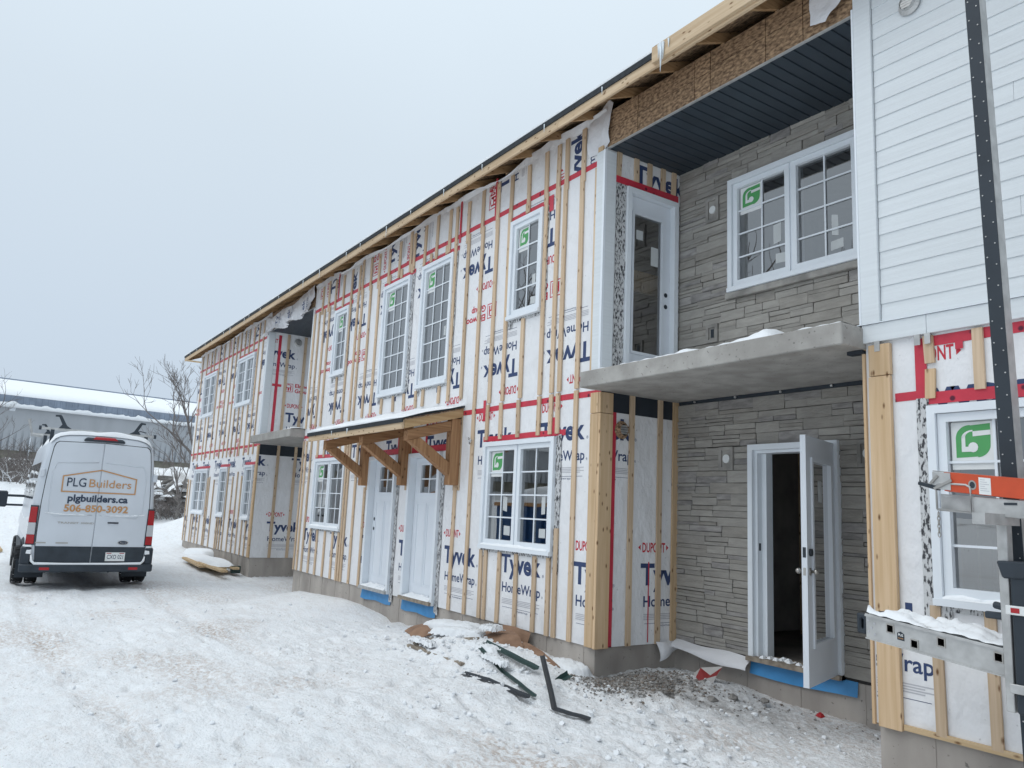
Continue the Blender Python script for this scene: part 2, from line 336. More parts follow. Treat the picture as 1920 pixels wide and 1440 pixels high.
# boot prints, pressed in with a little rim
pr_ = np.random.default_rng(5)
for k in range(520):
    if k % 3: px0, py0, an = pr_.uniform(-11, -.5), pr_.uniform(-4.4, -.5), pr_.uniform(-.5, .5)+(3.14159 if k % 2 else 0)
    else: t_ = pr_.uniform(0, 1); px0, py0, an = -1.2-4.2*t_+pr_.normal(0, .35), -3.4+3.6*t_**1.2+pr_.normal(0, .3), -.75+pr_.normal(0, .25)
    a0, a1 = np.searchsorted(gx, [px0-.3, px0+.3]); b0, b1 = np.searchsorted(gy, [py0-.3, py0+.3])
    if a1-a0 < 4 or b1-b0 < 4: continue
    dx, dy = X[a0:a1, b0:b1]-px0, Y[a0:a1, b0:b1]-py0; u_, v_ = dx*np.cos(an)+dy*np.sin(an), -dx*np.sin(an)+dy*np.cos(an)
    r_ = np.sqrt((u_/.145)**2+(v_/(.052+.012*np.cos(u_*14)))**2)
    Z[a0:a1, b0:b1] += pr_.uniform(.5, 1.1)*(-.020*(1/(1+np.exp((r_-1)*9)))*(1+.15*np.sign(np.sin(u_*150)))+.010*np.exp(-((r_-1.35)/.25)**2))
nx, ny = X.shape
me = bpy.data.meshes.new('snow_ground')
me.vertices.add(nx*ny); me.vertices.foreach_set('co', np.stack([X, Y, Z], -1).reshape(-1).astype(np.float32))
ii = (np.arange(nx-1)[:, None]*ny+np.arange(ny-1)[None, :]).reshape(-1)
fa = np.stack([ii, ii+ny, ii+ny+1, ii+1], -1)
me.loops.add(fa.size); me.loops.foreach_set('vertex_index', fa.reshape(-1).astype(np.int32))
me.polygons.add(len(fa)); me.polygons.foreach_set('loop_start', np.arange(0, fa.size, 4, dtype=np.int32)); me.polygons.foreach_set('use_smooth', np.ones(len(fa), bool))
me.update(calc_edges=True)
# trodden dirt: where feet and tyres have mixed soil into the snow
dirt = 0.85*sstep(-0.1, 0.45, fbm(X, Y*1.6, 0.55, 4, 91))*sstep(-24, -14, X)
dirt = dirt+0.25*np.exp(-((Y+3.2+0.25*(X+6))/1.0)**2)*sstep(-0.1, 0.3, fbm(X, Y, 1.7, 3, 5))
for c in (-2.45, -4.35):
    yy = Y-c-0.25*np.sin(X*0.25+1)-0.03*(X+16); dirt = dirt+0.55*np.exp(-(yy/0.15)**4)*(X > -16.5)*sstep(-.35, .25, fbm(X, Y, 1.1, 3, 15))
dirt = dirt*(1-np.exp(-(((X+13.0)/2.4)**2+((Y+0.45)/1.0)**2)**2))
soil = 1.15*np.exp(-(((X+5.75)/0.50)**2+((Y-0.15)/0.42)**2)**2)+0.55*np.exp(-(((X+4.8)/0.9)**2+((Y-0.45)/0.50)**2)**2)
soil = np.clip(soil+0.5*soil*fbm(X, Y, 4, 4, 61), 0, 1)
far_soil = 0.7*sstep(0.0, 0.3, fbm(X, Y, 0.9, 4, 33))*sstep(-44, -48, X)
for nm, ar in (('dirt', dirt), ('soil', np.clip(soil+far_soil, 0, 1))):
    a = me.attributes.new(nm, 'FLOAT', 'POINT'); a.data.foreach_set('value', ar.reshape(-1).astype(np.float32))
def snow_ground_mat():
    m = bpy.data.materials.new('trodden_snow'); m.use_nodes = True; t = m.node_tree; b = t.nodes['Principled BSDF']; l = t.links.new
    b.inputs['Roughness'].default_value = 0.65; b.inputs['Specular IOR Level'].default_value = 0.3
    tc = N(t, 'ShaderNodeTexCoord')
    def noise(sc_, det=4, st=(1, 1, 1)):
        mp = N(t, 'ShaderNodeMapping'); mp.inputs['Scale'].default_value = st; l(tc.outputs['Object'], mp.inputs[0])
        n = N(t, 'ShaderNodeTexNoise'); n.inputs['Scale'].default_value = sc_; n.inputs['Detail'].default_value = det; n.inputs['Roughness'].default_value = 0.62; l(mp.outputs[0], n.inputs['Vector']); return n.outputs[0]
    def ramp(src, a, b_, lo=0.0, hi=1.0):
        r = N(t, 'ShaderNodeMapRange'); r.inputs[1].default_value = a; r.inputs[2].default_value = b_; r.inputs[3].default_value = lo; r.inputs[4].default_value = hi; l(src, r.inputs[0]); return r.outputs[0]
    def mul(a, b_):
        q = N(t, 'ShaderNodeMath', operation='MULTIPLY'); l(a, q.inputs[0])
        if isinstance(b_, float): q.inputs[1].default_value = b_
        else: l(b_, q.inputs[1])
        return q.outputs[0]
    def mix(f, a, b_):
        q = N(t, 'ShaderNodeMix', data_type='RGBA'); l(f, q.inputs[0])
        for i, c in ((6, a), (7, b_)):
            if isinstance(c, tuple): q.inputs[i].default_value = (*c, 1)
            else: l(c, q.inputs[i])
        return q.outputs[2]
    da = N(t, 'ShaderNodeAttribute'); da.attribute_name = 'dirt'; sa = N(t, 'ShaderNodeAttribute'); sa.attribute_name = 'soil'
    c = mix(ramp(noise(2.0, 3), 0.35, 0.7), (0.90, 0.915, 0.93), (0.85, 0.87, 0.89))
    dm = mul(da.outputs['Fac'], ramp(noise(17, 8, (1, 1.5, 1)), 0.42, 0.62)); c = mix(mul(dm, 0.75), c, (0.52, 0.43, 0.37))
    sk = ramp(noise(7, 6, (.55, 1.8, 1)), 0.48, 0.70, 0, 0.34); c = mix(sk, c, (0.66, 0.605, 0.575))
    crumbs = mul(ramp(noise(30, 4, (1, .8, 1)), 0.61, 0.68), ramp(noise(1.3, 4), 0.42, 0.60)); c = mix(mul(crumbs, 0.7), c, (0.27, 0.21, 0.165))
    sm = mul(sa.outputs['Fac'], ramp(noise(14, 6), 0.34, 0.54, 0.35, 1.0)); c = mix(sm, c, mix_soil(t, l, noise) )
    l(c, b.inputs['Base Color'])
    n2 = noise(34, 8); bp = N(t, 'ShaderNodeBump'); bp.inputs['Strength'].default_value = 0.9; bp.inputs['Distance'].default_value = 0.028; l(n2, bp.inputs['Height']); l(bp.outputs[0], b.inputs['Normal'])
    return m
def mix_soil(t, l, noise):
    r = N(t, 'ShaderNodeValToRGB'); r.color_ramp.elements[0].position = 0.35; r.color_ramp.elements[0].color = (0.10, 0.088, 0.08, 1); r.color_ramp.elements[1].position = 0.65; r.color_ramp.elements[1].color = (0.27, 0.245, 0.225, 1); l(noise(30, 5), r.inputs[0]); return r.outputs[0]
me.materials.append(snow_ground_mat())
g = link('snow_ground', me, kind='structure')

# ------------------------------------------------------------------ building
B = thing('townhouse', 'long two storey building under construction, strapped house wrap, stone and white siding', 'building', (-14, 3, 0))
FND, TOP = 0.265, 5.98
def Fy(y0): return lambda u, n, z: (u, y0-n, z)              # wall facing the yard
def Fxp(x0): return lambda u, n, z: (x0+n, u, z)             # wall facing +x
def Fxm(x0): return lambda u, n, z: (x0-n, u, z)             # wall facing -x
FA = Fy(0.0); RB = 1.12
FB = Fy(RB)
def wall_cells(mb, F, u0, u1, z0, z1, holes, t=0.14, m=0):
    us = sorted({u0, u1, *[h[0] for h in holes], *[h[1] for h in holes]}); zs = sorted({z0, z1, *[h[2] for h in holes], *[h[3] for h in holes]})
    us = [u for u in us if u0 <= u <= u1]; zs = [z for z in zs if z0 <= z <= z1]
    for a, b in zip(us, us[1:]):
        for c, d in zip(zs, zs[1:]):
            cu, cz = (a+b)/2, (c+d)/2
            if any(h[0] < cu < h[1] and h[2] < cz < h[3] for h in holes): continue
            mb.poly([F(a, 0, c), F(b, 0, c), F(b, 0, d), F(a, 0, d)], m)
            mb.poly([F(a, -t, c), F(b, -t, c), F(b, -t, d), F(a, -t, d)], m)
    for h in holes:
        a, b, c, d = max(h[0], u0), min(h[1], u1), max(h[2], z0), min(h[3], z1)
        for p in (((a, c), (a, d)), ((b, c), (b, d)), ((a, c), (b, c)), ((a, d), (b, d))):
            mb.poly([F(p[0][0], 0, p[0][1]), F(p[1][0], 0, p[1][1]), F(p[1][0], -t, p[1][1]), F(p[0][0], -t, p[0][1])], m)

WIN = dict(  # u0, u1, z0, z1, sashes, columns, rows
 LU1=(-24.64, -23.10, 3.89, 5.18, 2, 2, 4), LU2=(-20.87, -19.33, 3.89, 5.18, 2, 2, 4),
 LL1=(-24.62, -23.02, 1.09, 2.37, 2, 2, 4), LL2=(-21.62, -20.86, 1.09, 2.37, 1, 2, 4), LL3=(-19.24, -18.55, 1.09, 2.37, 1, 2, 4),
 MU1=(-14.00, -13.31, 3.89, 5.18, 1, 2, 4), MU2=(-11.79, -10.80, 3.29, 5.17, 1, 3, 6), MU3=(-10.40, -9.44, 3.29, 5.19, 1, 3, 6), MU4=(-7.965, -7.27, 3.90, 5.195, 1, 2, 4),
 ML1=(-14.43, -12.93, 1.09, 2.375, 2, 2, 4), ML2=(-8.361, -6.884, 1.10, 2.40, 2, 2, 4), RW=(-2.757, -1.27, 1.086, 2.378, 2, 2, 4))
DR = dict(L=(-11.86, -10.87), R=(-10.43, -9.47)); DZ = (0.265, 2.33)
def hole(k): u0, u1, z0, z1 = WIN[k][:4]; return (u0+.03, u1-.03, z0+.03, z1-.03)
doorh = [(a+.03, b-.03, DZ[0], DZ[1]-.03) for a, b in DR.values()]

def wrap_wall(name, F, u0, u1, z0, z1, holes, label=None, ragged=True, seed=0):
    mb = MB(); zc = z1-0.08 if ragged else z1
    wall_cells(mb, F, u0, u1, z0, zc, holes)
    if ragged:      # the sheet's loose upper edge
        us = np.arange(u0, u1+0.01, 0.16); us[-1] = u1
        off = fbm(us*1.0, us*0+seed, 1.1, 4, 5)*0.13+0.06; lean = fbm(us, us*0+seed+4, 0.9, 3, 8)*0.05
        for a in range(len(us)-1):
            mb.poly([F(us[a], 0, zc), F(us[a+1], 0, zc), F(us[a+1], 0.012+abs(lean[a+1]), zc+off[a+1]), F(us[a], 0.012+abs(lean[a]), zc+off[a])])
    return mb.build(name, M['wrap'], B, label=label, fix=False)
WL = wrap_wall('house_wrap_wall', FA, -25.5, -18.25, FND, TOP, [hole(k) for k in ('LU1', 'LU2', 'LL1', 'LL2', 'LL3')], seed=1)
WM = wrap_wall('house_wrap_wall', FA, -15.25, -6.15, FND, TOP, [hole(k) for k in ('MU1', 'MU2', 'MU3', 'MU4', 'ML1', 'ML2')]+doorh, seed=5)
WR = wrap_wall('house_wrap_wall', FA, -3.2, 2.2, FND, 2.92, [hole('RW')], ragged=False)
mb = MB(); wall_cells(mb, FA, -3.2, 2.2, 2.92, 6.05, []); WRU = mb.build('upper_wall', M['wrap'], B, fix=False)
UD = (0.282, 1.062, 3.02, 5.16)      # upper balcony door, on the side wall
SWL = wrap_wall('recess_side_wall', Fxp(-6.15), 0.0, RB+.06, FND, 5.60, [(UD[0]+.03, UD[1]-.03, 3.02, UD[3]-.03)], ragged=False)
SWF = wrap_wall('recess_side_wall', Fxp(-18.25), 0.0, RB+.06, FND, 5.60, [], ragged=False)
for x in (-15.25, -3.2): wrap_wall('recess_side_wall', Fxm(x), 0.0, RB+.06, FND, 5.60, [], ragged=False)
wrap_wall('recess_back_wall', FB, -18.25, -15.25, FND, 5.60, [(-17.1, -16.2, FND, 2.3)], ragged=False)
LD = (-5.147, -4.158, 0.265, 2.318); UW = (-5.395, -3.845, 3.935, 5.185)
mb = MB(); wall_cells(mb, FB, -6.15, -3.2, FND, 5.60, [(LD[0]+.03, LD[1]-.03, LD[2], LD[3]-.03), (UW[0]+.03, UW[1]-.03, UW[2]+.03, UW[3]-.03)])
SW = mb.build('stone_wall', M['mortar'], B, fix=False)
mb = MB(); mb.box(-25.5, -25.36, 0.01, 11, FND, 6.0); mb.box(2.06, 2.2, 0.01, 11, FND, 6.0); mb.box(-25.5, 2.2, 10.86, 11, FND, 6.0)
mb.build('end_wall', M['wrap'], B, kind='stuff')
# foundation, following the two recesses
P = [(-25.49, 0.015), (-18.265, 0.015), (-18.265, RB), (-15.235, RB), (-15.235, 0.015), (-6.165, 0.015), (-6.165, RB), (-3.185, RB), (-3.185, 0.015), (2.19, 0.015), (2.19, 10.9), (-25.49, 10.9)]
mb = MB(); n = len(P)
for i in range(n):
    a, b = P[i], P[(i+1) % n]; mb.poly([(*a, -1.2), (*b, -1.2), (*b, FND-0.003), (*a, FND-0.003)])
mb.poly([(p[0], p[1], FND-0.003) for p in P])
FO = mb.build('foundation', M['fnd'], B)
for (xa, xb, y) in ((-25.4, -18.3, 0.015), (-15.2, -6.2, 0.015), (-3.1, 2.0, 0.015), (-6.1, -3.25, RB)):   # form-board joints: thin fins of concrete
    x = xa+random.uniform(.1, .4)
    while x < xb:
        mb = MB(); mb.box(x, x+0.012, y-0.005, y+.001, -0.5, FND-0.006); mb.build('form_joint', M['fnd'], FO); x += 0.61+random.uniform(-.03, .03)
# rooms behind the openings
mb = MB()
for z in (FND, 2.99): mb.poly([(-25.3, 0.15, z+.02), (-18.4, .15, z+.02), (-18.4, 10.8, z+.02), (-25.3, 10.8, z+.02)]); mb.poly([(-18.4, 1.3, z+.02), (2.0, 1.3, z+.02), (2.0, 10.8, z+.02), (-18.4, 10.8, z+.02)]); mb.poly([(-15.1, .15, z+.02), (-6.3, .15, z+.02), (-6.3, 1.3, z+.02), (-15.1, 1.3, z+.02)]); mb.poly([(-3.05, .15, z+.02), (2.0, .15, z+.02), (2.0, 1.3, z+.02), (-3.05, 1.3, z+.02)])
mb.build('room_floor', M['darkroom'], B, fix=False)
mb = MB()
for z in (2.78, 5.66): mb.box(-25.3, -18.4, .15, 10.8, z, z+.15); mb.box(-18.4, 2.0, 1.3, 10.8, z, z+.15); mb.box(-15.1, -6.3, .15, 1.3, z, z+.15); mb.box(-3.05, 2.0, .15, 1.3, z, z+.15)
mb.build('room_ceiling', M['interior'], B, kind='stuff')
mb = MB()
for z0, z1 in ((FND+.03, 2.78), (3.02, 5.66)):
    mb.box(-25.3, 2.0, 5.2, 5.3, z0, z1)
    for x in (-22.4, -18.33, -15.3, -12.2, -8.9, -6.25, -3.1): mb.box(x, x+.09, 1.3 if x in (-18.33, -15.3, -6.25, -3.1) else .3, 5.2, z0, z1)
mb.build('partition_wall', M['interior'], B, kind='stuff')

# ---- stone veneer on the recess back wall
def stones(u0, u1, z0, z1, holes, y):
    cuts = sorted({z0, z1, *[h[2] for h in holes if z0 < h[2] < z1], *[h[3] for h in holes if z0 < h[3] < z1]})
    out = []
    for c, d in zip(cuts, cuts[1:]):
        nrow = max(1, round((d-c)/0.112)); hs = [random.uniform(.8, 1.2) for _ in range(nrow)]; s = sum(hs); z = c
        for h in hs:
            hh = h/s*(d-c); zc = z+hh/2
            free = [(u0, u1)]
            for q in holes:
                if q[2] < zc < q[3]: free = [iv for a, b in free for iv in ((a, min(b, q[0])), (max(a, q[1]), b)) if iv[1]-iv[0] > .02]
            for a, b in free:
                u = a
                while u < b-1e-4:
                    w = random.uniform(.19, .46)
                    if b-(u+w) < .17: w = b-u
                    k = random.random()
                    if k < .22 or hh < .06: out.append((u, u+w, z, z+hh))
                    else:
                        nl = 2 if k < .84 else 3; fr = sorted(random.uniform(.28, .72) for _ in range(nl-1)) if nl == 2 else [.33, .66]
                        zz = [z]+[z+f*hh for f in fr]+[z+hh]
                        for p, q in zip(zz, zz[1:]):
                            if random.random() < .3 and w > .36:
                                s_ = u+w*random.uniform(.35, .65); out += [(u, s_, p, q), (s_, u+w, p, q)]
                            else: out.append((u, u+w, p, q))
                    u += w
            z += hh
    return out
boxes_ = [(-5.72, -5.54, 4.80, 5.08), (-5.71, -5.55, 3.44, 3.64)]
lboxes = [(-5.53, -5.345, 2.07, 2.31), (-3.975, -3.79, 2.07, 2.31)]
SILL = (-5.43, -3.2, 3.865, 3.935)
ST = stones(-6.145, -3.205, 0.29, 2.80, [(LD[0], LD[1], LD[2], LD[3])]+lboxes, RB)+stones(-6.145, -3.205, 3.0, 5.53, [UW, SILL]+boxes_, RB)
vis = lambda s: s[0] < -3.72 and not (s[2] < 3.06 and s[3] > 2.7)
ST.sort(key=lambda s: (not vis(s), -(s[1]-s[0])*(s[3]-s[2])))
def stone_mb(mb, s):
    g = 0.0019; a, b, c, d = s[0]+g, s[1]-g, s[2]+g, s[3]-g; n = random.uniform(.014, .028); j = lambda: n+random.uniform(-.006, .006)
    e = lambda: random.uniform(-.003, .003)
    mb.hexa([FB(a, j(), c+e()), FB(b, j(), c+e()), FB(b, -.01, c), FB(a, -.01, c), FB(a, j(), d+e()), FB(b, j(), d+e()), FB(b, -.01, d), FB(a, -.01, d)])
rest = MB()
for i, s in enumerate(ST):
    if i < 296:
        mb = MB(); stone_mb(mb, s); mb.build('stone', random.choices(M['stones'], (5, 4, 3, 2))[0], SW, bevel=.004)
    else:
        k0 = len(rest.f); stone_mb(rest, s); rest.mi[k0:] = [random.choices((0, 1, 2, 3), (5, 4, 3, 2))[0]]*(len(rest.f)-k0)
rest.build('stone_courses', M['stones'], SW, kind='stuff')
SILLM = mat('cast_stone', (0.37, 0.352, 0.325), .85, vscale=6, col2=(.22, .21, .195), bump=.2)
mb = MB(); mb.fbox(FB, SILL[0], SILL[1], 0, .065, SILL[2], SILL[3]); mb.build('window_sill', SILLM, SW, bevel=.006)
for k, q in enumerate(boxes_+lboxes):
    mb = MB(); mb.ring(FB, *q, .035, 0, .045); mb.fbox(FB, q[0]+.034, q[1]-.034, .0, .026, q[2]+.034, q[3]-.034)
    o = mb.build('light_block', SILLM, SW)
    mb = MB(); uc, zc = (q[0]+q[1])/2, (q[2]+q[3])/2
    if k == 1: mb.fbox(FB, uc-.02, uc+.02, .024, .032, zc-.045, zc+.045)
    else: mb.tube([FB(uc, .02, zc), FB(uc, .037, zc)], .045, 14)
    mb.build('fixture_opening', M['paper'] if k != 1 else M['rubber'], o)

# ---- windows
def logo(mb, G):
    """green leaf-like G on the window maker's paper, in a unit square"""
    q = lambda pts, m: mb.poly([G(*p) for p in pts], m)
    arc = lambda cx, cy, r, a0, a1, n=10, ry=None: [(cx+r*math.cos(R(a0+(a1-a0)*k/n)), cy+(ry or r)*math.sin(R(a0+(a1-a0)*k/n))) for k in range(n+1)]
    q([(0.05, 0.04)]+[(0.60, 0.06)]+arc(0.60, 0.38, .34, -85, -5)+[(0.95, .62), (.95, .96), (0.45, .93)]+arc(0.41, .58, .36, 90, 180)+[(.05, .58)], 0)
    def G2(a, b): p = Vector(G(a, b)); return p
    return q, arc
def sticker_sign(F, u, z, w, h, n, parent, small=False):
    mb = MB(); mb.poly([F(u, n, z), F(u+w, n, z), F(u+w, n, z+h), F(u, n, z+h)])
    o = mb.build('paper_sign', M['paper'], parent, fix=False)
    mb = MB(); G = lambda a, b: F(u+w*(.06+.88*a), n+.0012, z+h*(.22+.76*b)); q, arc = logo(mb, G)
    mb2 = MB(); G3 = lambda a, b: F(u+w*(.06+.88*a), n+.002, z+h*(.22+.76*b))
    qn = [0]
    def ql(pts):
        qn[0] += 1; mb2.poly([F(u+w*(.06+.88*p[0]), n+.002+.0003*qn[0], z+h*(.22+.76*p[1])) for p in pts])
    ql([(.20, .20), (.30, .20), (.30, .60), (.20, .60)]); ql([(.2, .6), (.3, .6)]+[(.50+.20*math.cos(R(180-90*k/6)), .60+.16*math.sin(R(180-90*k/6))) for k in range(1, 7)]+[(.50, .80)]+[(.50+.30*math.cos(R(90+90*k/6)), .58+.22*math.sin(R(90+90*k/6))) for k in range(0, 7)][1:])
    ql([(.50, .76), (.96, .78), (.96, .65), (.50, .62)]); ql([(.2, .2), (.5, .2), (.5, .34), (.2, .34)]); ql([(.5+.13*math.cos(R(k*30)), .32+.14*math.sin(R(k*30))) for k in range(12)])
    i = len(mb.v); mb.v += mb2.v; mb.f += [tuple(i+t for t in f) for f in mb2.f]; mb.mi += [1]*len(mb2.f)
    return o, mb
def make_window(F, spec, sticker=None, labels=None, stickers2=(), snow=True, lab=None):
    u0, u1, z0, z1, ns, nc, nr = spec
    mb = MB(); mb.ring(F, u0, u1, z0, z1, .055, -.12, .045, wb=.06); mb.fbox(F, u0+.002, u1-.002, .044, .062, z0+.002, z0+.045)
    if ns == 2: um = (u0+u1)/2; mb.fbox(F, um-.014, um+.014, -.11, .005, z0+.058, z1-.053)
    w = mb.build('window', M['white'], B, label=lab)
    a, b, c, d = u0+.058, u1-.058, z0+.064, z1-.058; sw = (b-a)/ns
    for k in range(ns):
        s0, s1 = a+k*sw+(.012 if k else 0), a+(k+1)*sw-(.012 if k < ns-1 else 0)
        mb = MB(); mb.ring(F, s0, s1, c, d, .055, -.10, .020); mb.build('sash', M['white'], w)
        p0, p1, q0, q1 = s0+.053, s1-.053, c+.053, d-.053
        mb = MB(); mb.poly([F(p0, -.020, q0), F(p1, -.020, q0), F(p1, -.020, q1), F(p0, -.020, q1)]); mb.build('pane', M['glass'], w, fix=False)
        for i in range(1, nc):
            uu = p0+(p1-p0)*i/nc; mb = MB(); mb.fbox(F, uu-.008, uu+.008, -.017, -.006, q0, q1); mb.build('muntin', M['white'], w)
        for i in range(1, nr):
            zz = q0+(q1-q0)*i/nr; mb = MB(); mb.fbox(F, p0, p1, -.0165, -.0055, zz-.008, zz+.008); mb.build('muntin', M['white'], w)
        ch, cw = (q1-q0)/nr, (p1-p0)/nc
        if k == 0 and sticker:
            o, g_ = sticker_sign(F, p0+.015, q1-ch*1.18, cw*.95 if nc > 1 else .25, ch*1.15, -.019, w)
            g_.build('sign_print', [M['green'], M['paper']], w, fix=False)
        for (kk, fa_, fb_, ww, hh) in stickers2:
            if kk == k:
                mb = MB(); uu = p0+(p1-p0)*fa_; zz = q0+(q1-q0)*fb_; t = random.uniform(-.02, .02)
                mb.poly([F(uu, -.019, zz), F(uu+ww, -.019, zz+t), F(uu+ww, -.019, zz+hh+t), F(uu, -.019, zz+hh)]); mb.build('sticker', M['sticker'], w, fix=False)
    if snow:
        mb = MB(); nseg = max(4, int((u1-u0)/.12)); us = np.linspace(u0+.06, u1-.06, nseg+1); hs = [random.uniform(.012, .032) for _ in us]
        for i in range(nseg): 
            a_, b_ = us[i], us[i+1]; mb.hexa([F(a_, .056, z0+.046), F(b_, .056, z0+.046), F(b_, .018, z0+.046), F(a_, .018, z0+.046), F(a_, .050, z0+.046+hs[i]*.6), F(b_, .050, z0+.046+hs[i+1]*.6), F(b_, .018, z0+.05+hs[i+1]), F(a_, .018, z0+.05+hs[i])])
        mb.build('sill_snow', M['snow'], w, fix=True)
    # foil flashing at the right jamb and a stub below the sill
    return w
def foil_strip(F, u0, u1, z0, z1, parent, n=.006):
    mb = MB(); k = max(2, int((z1-z0)/.12)); zs = np.linspace(z0, z1, k+1)
    for i in range(k):
        e0, e1 = (math.sin(zs[i]*7.7)*.007, math.sin(zs[i+1]*7.7)*.007); b0, b1 = (.004*math.sin(zs[i]*31), .004*math.sin(zs[i+1]*31))
        mb.poly([F(u0, n, zs[i]), F(u1+e0, n+b0+.004, zs[i]), F(u1+e1, n+b1+.004, zs[i+1]), F(u0, n, zs[i+1])])
    return mb.build('flashing_tape', M['foil'], parent, fix=False)
ST2 = ((0, .55, .33, .09, .17), (0, .62, .06, .13, .11), (1, .72, .30, .07, .20), (1, .66, .06, .12, .10))
WOBJ = {}
for k, s in WIN.items():
    two = s[4] == 2
    st2 = (ST2 if two else ((0, .70, .22, .07, .16), (0, .66, .03, .1, .09))) if k in ('ML2', 'MU4', 'RW') else ((0, .8, .36, .06, .14),) if k == 'MU3' else ()
    WOBJ[k] = make_window(FA, s, sticker=k in ('ML1', 'ML2', 'MU1', 'MU2', 'MU3', 'MU4', 'RW'), stickers2=st2, snow=s[2] < 2 or k == 'xx')
make_window(Fy(RB-.02), (UW[0], UW[1], UW[2], UW[3], 2, 2, 4), sticker=True, stickers2=((0, .72, .28, .09, .2), (0, .76, .08, .12, .1), (1, .60, .20, .07, .2), (1, .58, .05, .13, .09)), snow=False)
for k, (a, b, c, d) in {'MU1': (.0, .075, -.02, .02), 'MU2': (0, .10, 0, .05), 'MU3': (0, .09, 0, .04), 'MU4': (0, .085, -.1, .06), 'ML2': (0, .10, -.17, .02), 'ML1': (0, .09, -.2, .0), 'LU1': (0, .10, 0, 0), 'LU2': (0, .09, 0, 0), 'LL1': (0, .10, -.05, 0), 'LL2': (0, .10, -.1, 0), 'LL3': (0, .12, -.25, 0)}.items():
    s = WIN[k]; foil_strip(FA, s[1]-.005, s[1]+b, s[2]+c, s[3]+d, WM if k[0] == 'M' else WL)
s = WIN['RW']; foil_strip(FA, s[0]-.085, s[0]+.005, s[2]-.12, s[3]+.06, WR)
for k in ('MU1', 'MU2', 'MU3', 'MU4', 'ML1', 'ML2', 'RW'):
    s = WIN[k]; foil_strip(FA, s[0]+.0, s[0]+.09, s[2]-.10, s[2]+.02, WR if k == 'RW' else WM, n=.009)
    mb = MB(); mb.fbox(FA, s[0]+.05, s[1], .0, .012, s[2]-.035, s[2]); mb.build('sill_flashing', M['foil'], WR if k == 'RW' else WM)
for a, b in DR.values(): foil_strip(FA, b-.005, b+.10, .16, 2.1, WM)
foil_strip(Fxp(-6.15), .135, .275, 3.02, 5.18, SWL)

# ---- doors
def knob(F, u, z, n, parent, m, r=.026, stem=.05):
    mb = MB(); mb.tube([F(u, n, z), F(u, n+.008, z)], r*1.15, 12); mb.tube([F(u, n+.006, z), F(u, n+stem*.6, z), F(u, n+stem*.7, z), F(u, n+stem, z), F(u, n+stem+r*.7, z)], [r*.4, r*.4, r*.8, r, r*.45], 12)
    return mb.build('door_knob', m, parent, smooth=True)
def front_door(a, b, locks, dark):
    z0, z1 = DZ; F = FA
    mb = MB(); i = len(mb.v)
    mb.fbox(F, a, a+.06, -.13, .05, z0, z1); mb.fbox(F, b-.06, b, -.13, .05, z0, z1); mb.fbox(F, a+.06, b-.06, -.13, .05, z1-.06, z1)
    d = mb.build('front_door', M['white'], B)
    s0, s1, q0, q1 = a+.063, b-.063, z0+.05, z1-.063; w = s1-s0; g0, g1 = s0+w*.22, s1-w*.22; h0, h1 = z0+1.50, z0+1.90
    mb = MB(); nn = -.06
    wall_cells(mb, lambda u, n, z: F(u, n+nn, z), s0, s1, q0, q1, [(g0, g1, h0, h1)], t=.045); mb.build('door_slab', M['door'], d, fix=False)
    mb = MB(); mb.ring(F, g0-.03, g1+.03, h0-.03, h1+.03, .032, nn-.002, nn+.012); mb.build('lite_frame', M['door'], d)
    mb = MB(); mb.poly([F(g0, nn-.02, h0), F(g1, nn-.02, h0), F(g1, nn-.02, h1), F(g0, nn-.02, h1)]); mb.build('pane', M['glass'], d, fix=False)
    mb = MB(); um = (g0+g1)/2; mb.fbox(F, um-.009, um+.009, nn-.018, nn-.006, h0, h1); mb.build('muntin', M['white'], d)
    mb = MB(); mb.fbox(F, g0, g1, nn-.0175, nn-.0055, (h0+h1)/2-.009, (h0+h1)/2+.009); mb.build('muntin', M['white'], d)
    for k in range(2):      # two tall raised panels under the glass
        p0 = s0+.11+(w-.20)/2*k; p1 = p0+(w-.26)/2; mb = MB(); mb.ring(F, p0, p1, q0+.16, h0-.14, .02, nn-.001, nn+.007); mb.fbox(F, p0+.03, p1-.03, nn-.001, nn+.005, q0+.19, h0-.17); mb.build('door_panel', M['door'], d)
    if locks:
        for z in (z0+1.08, z0+.93): mb = MB(); mb.tube([F(s0+.07, nn-.02, z), F(s0+.07, nn+.004, z)], .027, 12); mb.build('lock_hole', M['rubber'], d)
    mb = MB(); mb.fbox(F, a+.01, b-.01, -.13, .085, z0, z0+.045); mb.build('threshold', M['worn'] if dark else M['alu'], d)
    mb = MB(); n = 8
    for k in range(n):
        u = a+.08+(b-a-.16)*k/n; mb.hexa([F(u, .07, z0+.047), F(u+.11, .07, z0+.047), F(u+.11, -.04, z0+.047), F(u, -.04, z0+.047), F(u, .05, z0+.047+random.uniform(.006, .03)), F(u+.11, .05, z0+.047+random.uniform(.006, .03)), F(u+.11, -.05, z0+.047+random.uniform(.03, .06)), F(u, -.05, z0+.047+random.uniform(.03, .06))])
    mb.build('threshold_snow', M['snow'], d, kind='stuff')
    mb = MB(); k = 6      # blue membrane lapped down over the concrete
    for i in range(k):
        u, v = a-.01+(b-a+.06)*i/k, a-.01+(b-a+.06)*(i+1)/k
        mb.poly([F(u, .0, z0+.0), F(v, .0, z0), F(v, .012+.012*math.sin(3*v), z0-.15-.012*math.sin(9*v)), F(u, .012+.012*math.sin(3*u), z0-.15-.012*math.sin(9*u))])
    mb.build('blue_flashing', M['blue'], d, fix=False)
front_door(*DR['L'], True, False); front_door(*DR['R'], False, True)

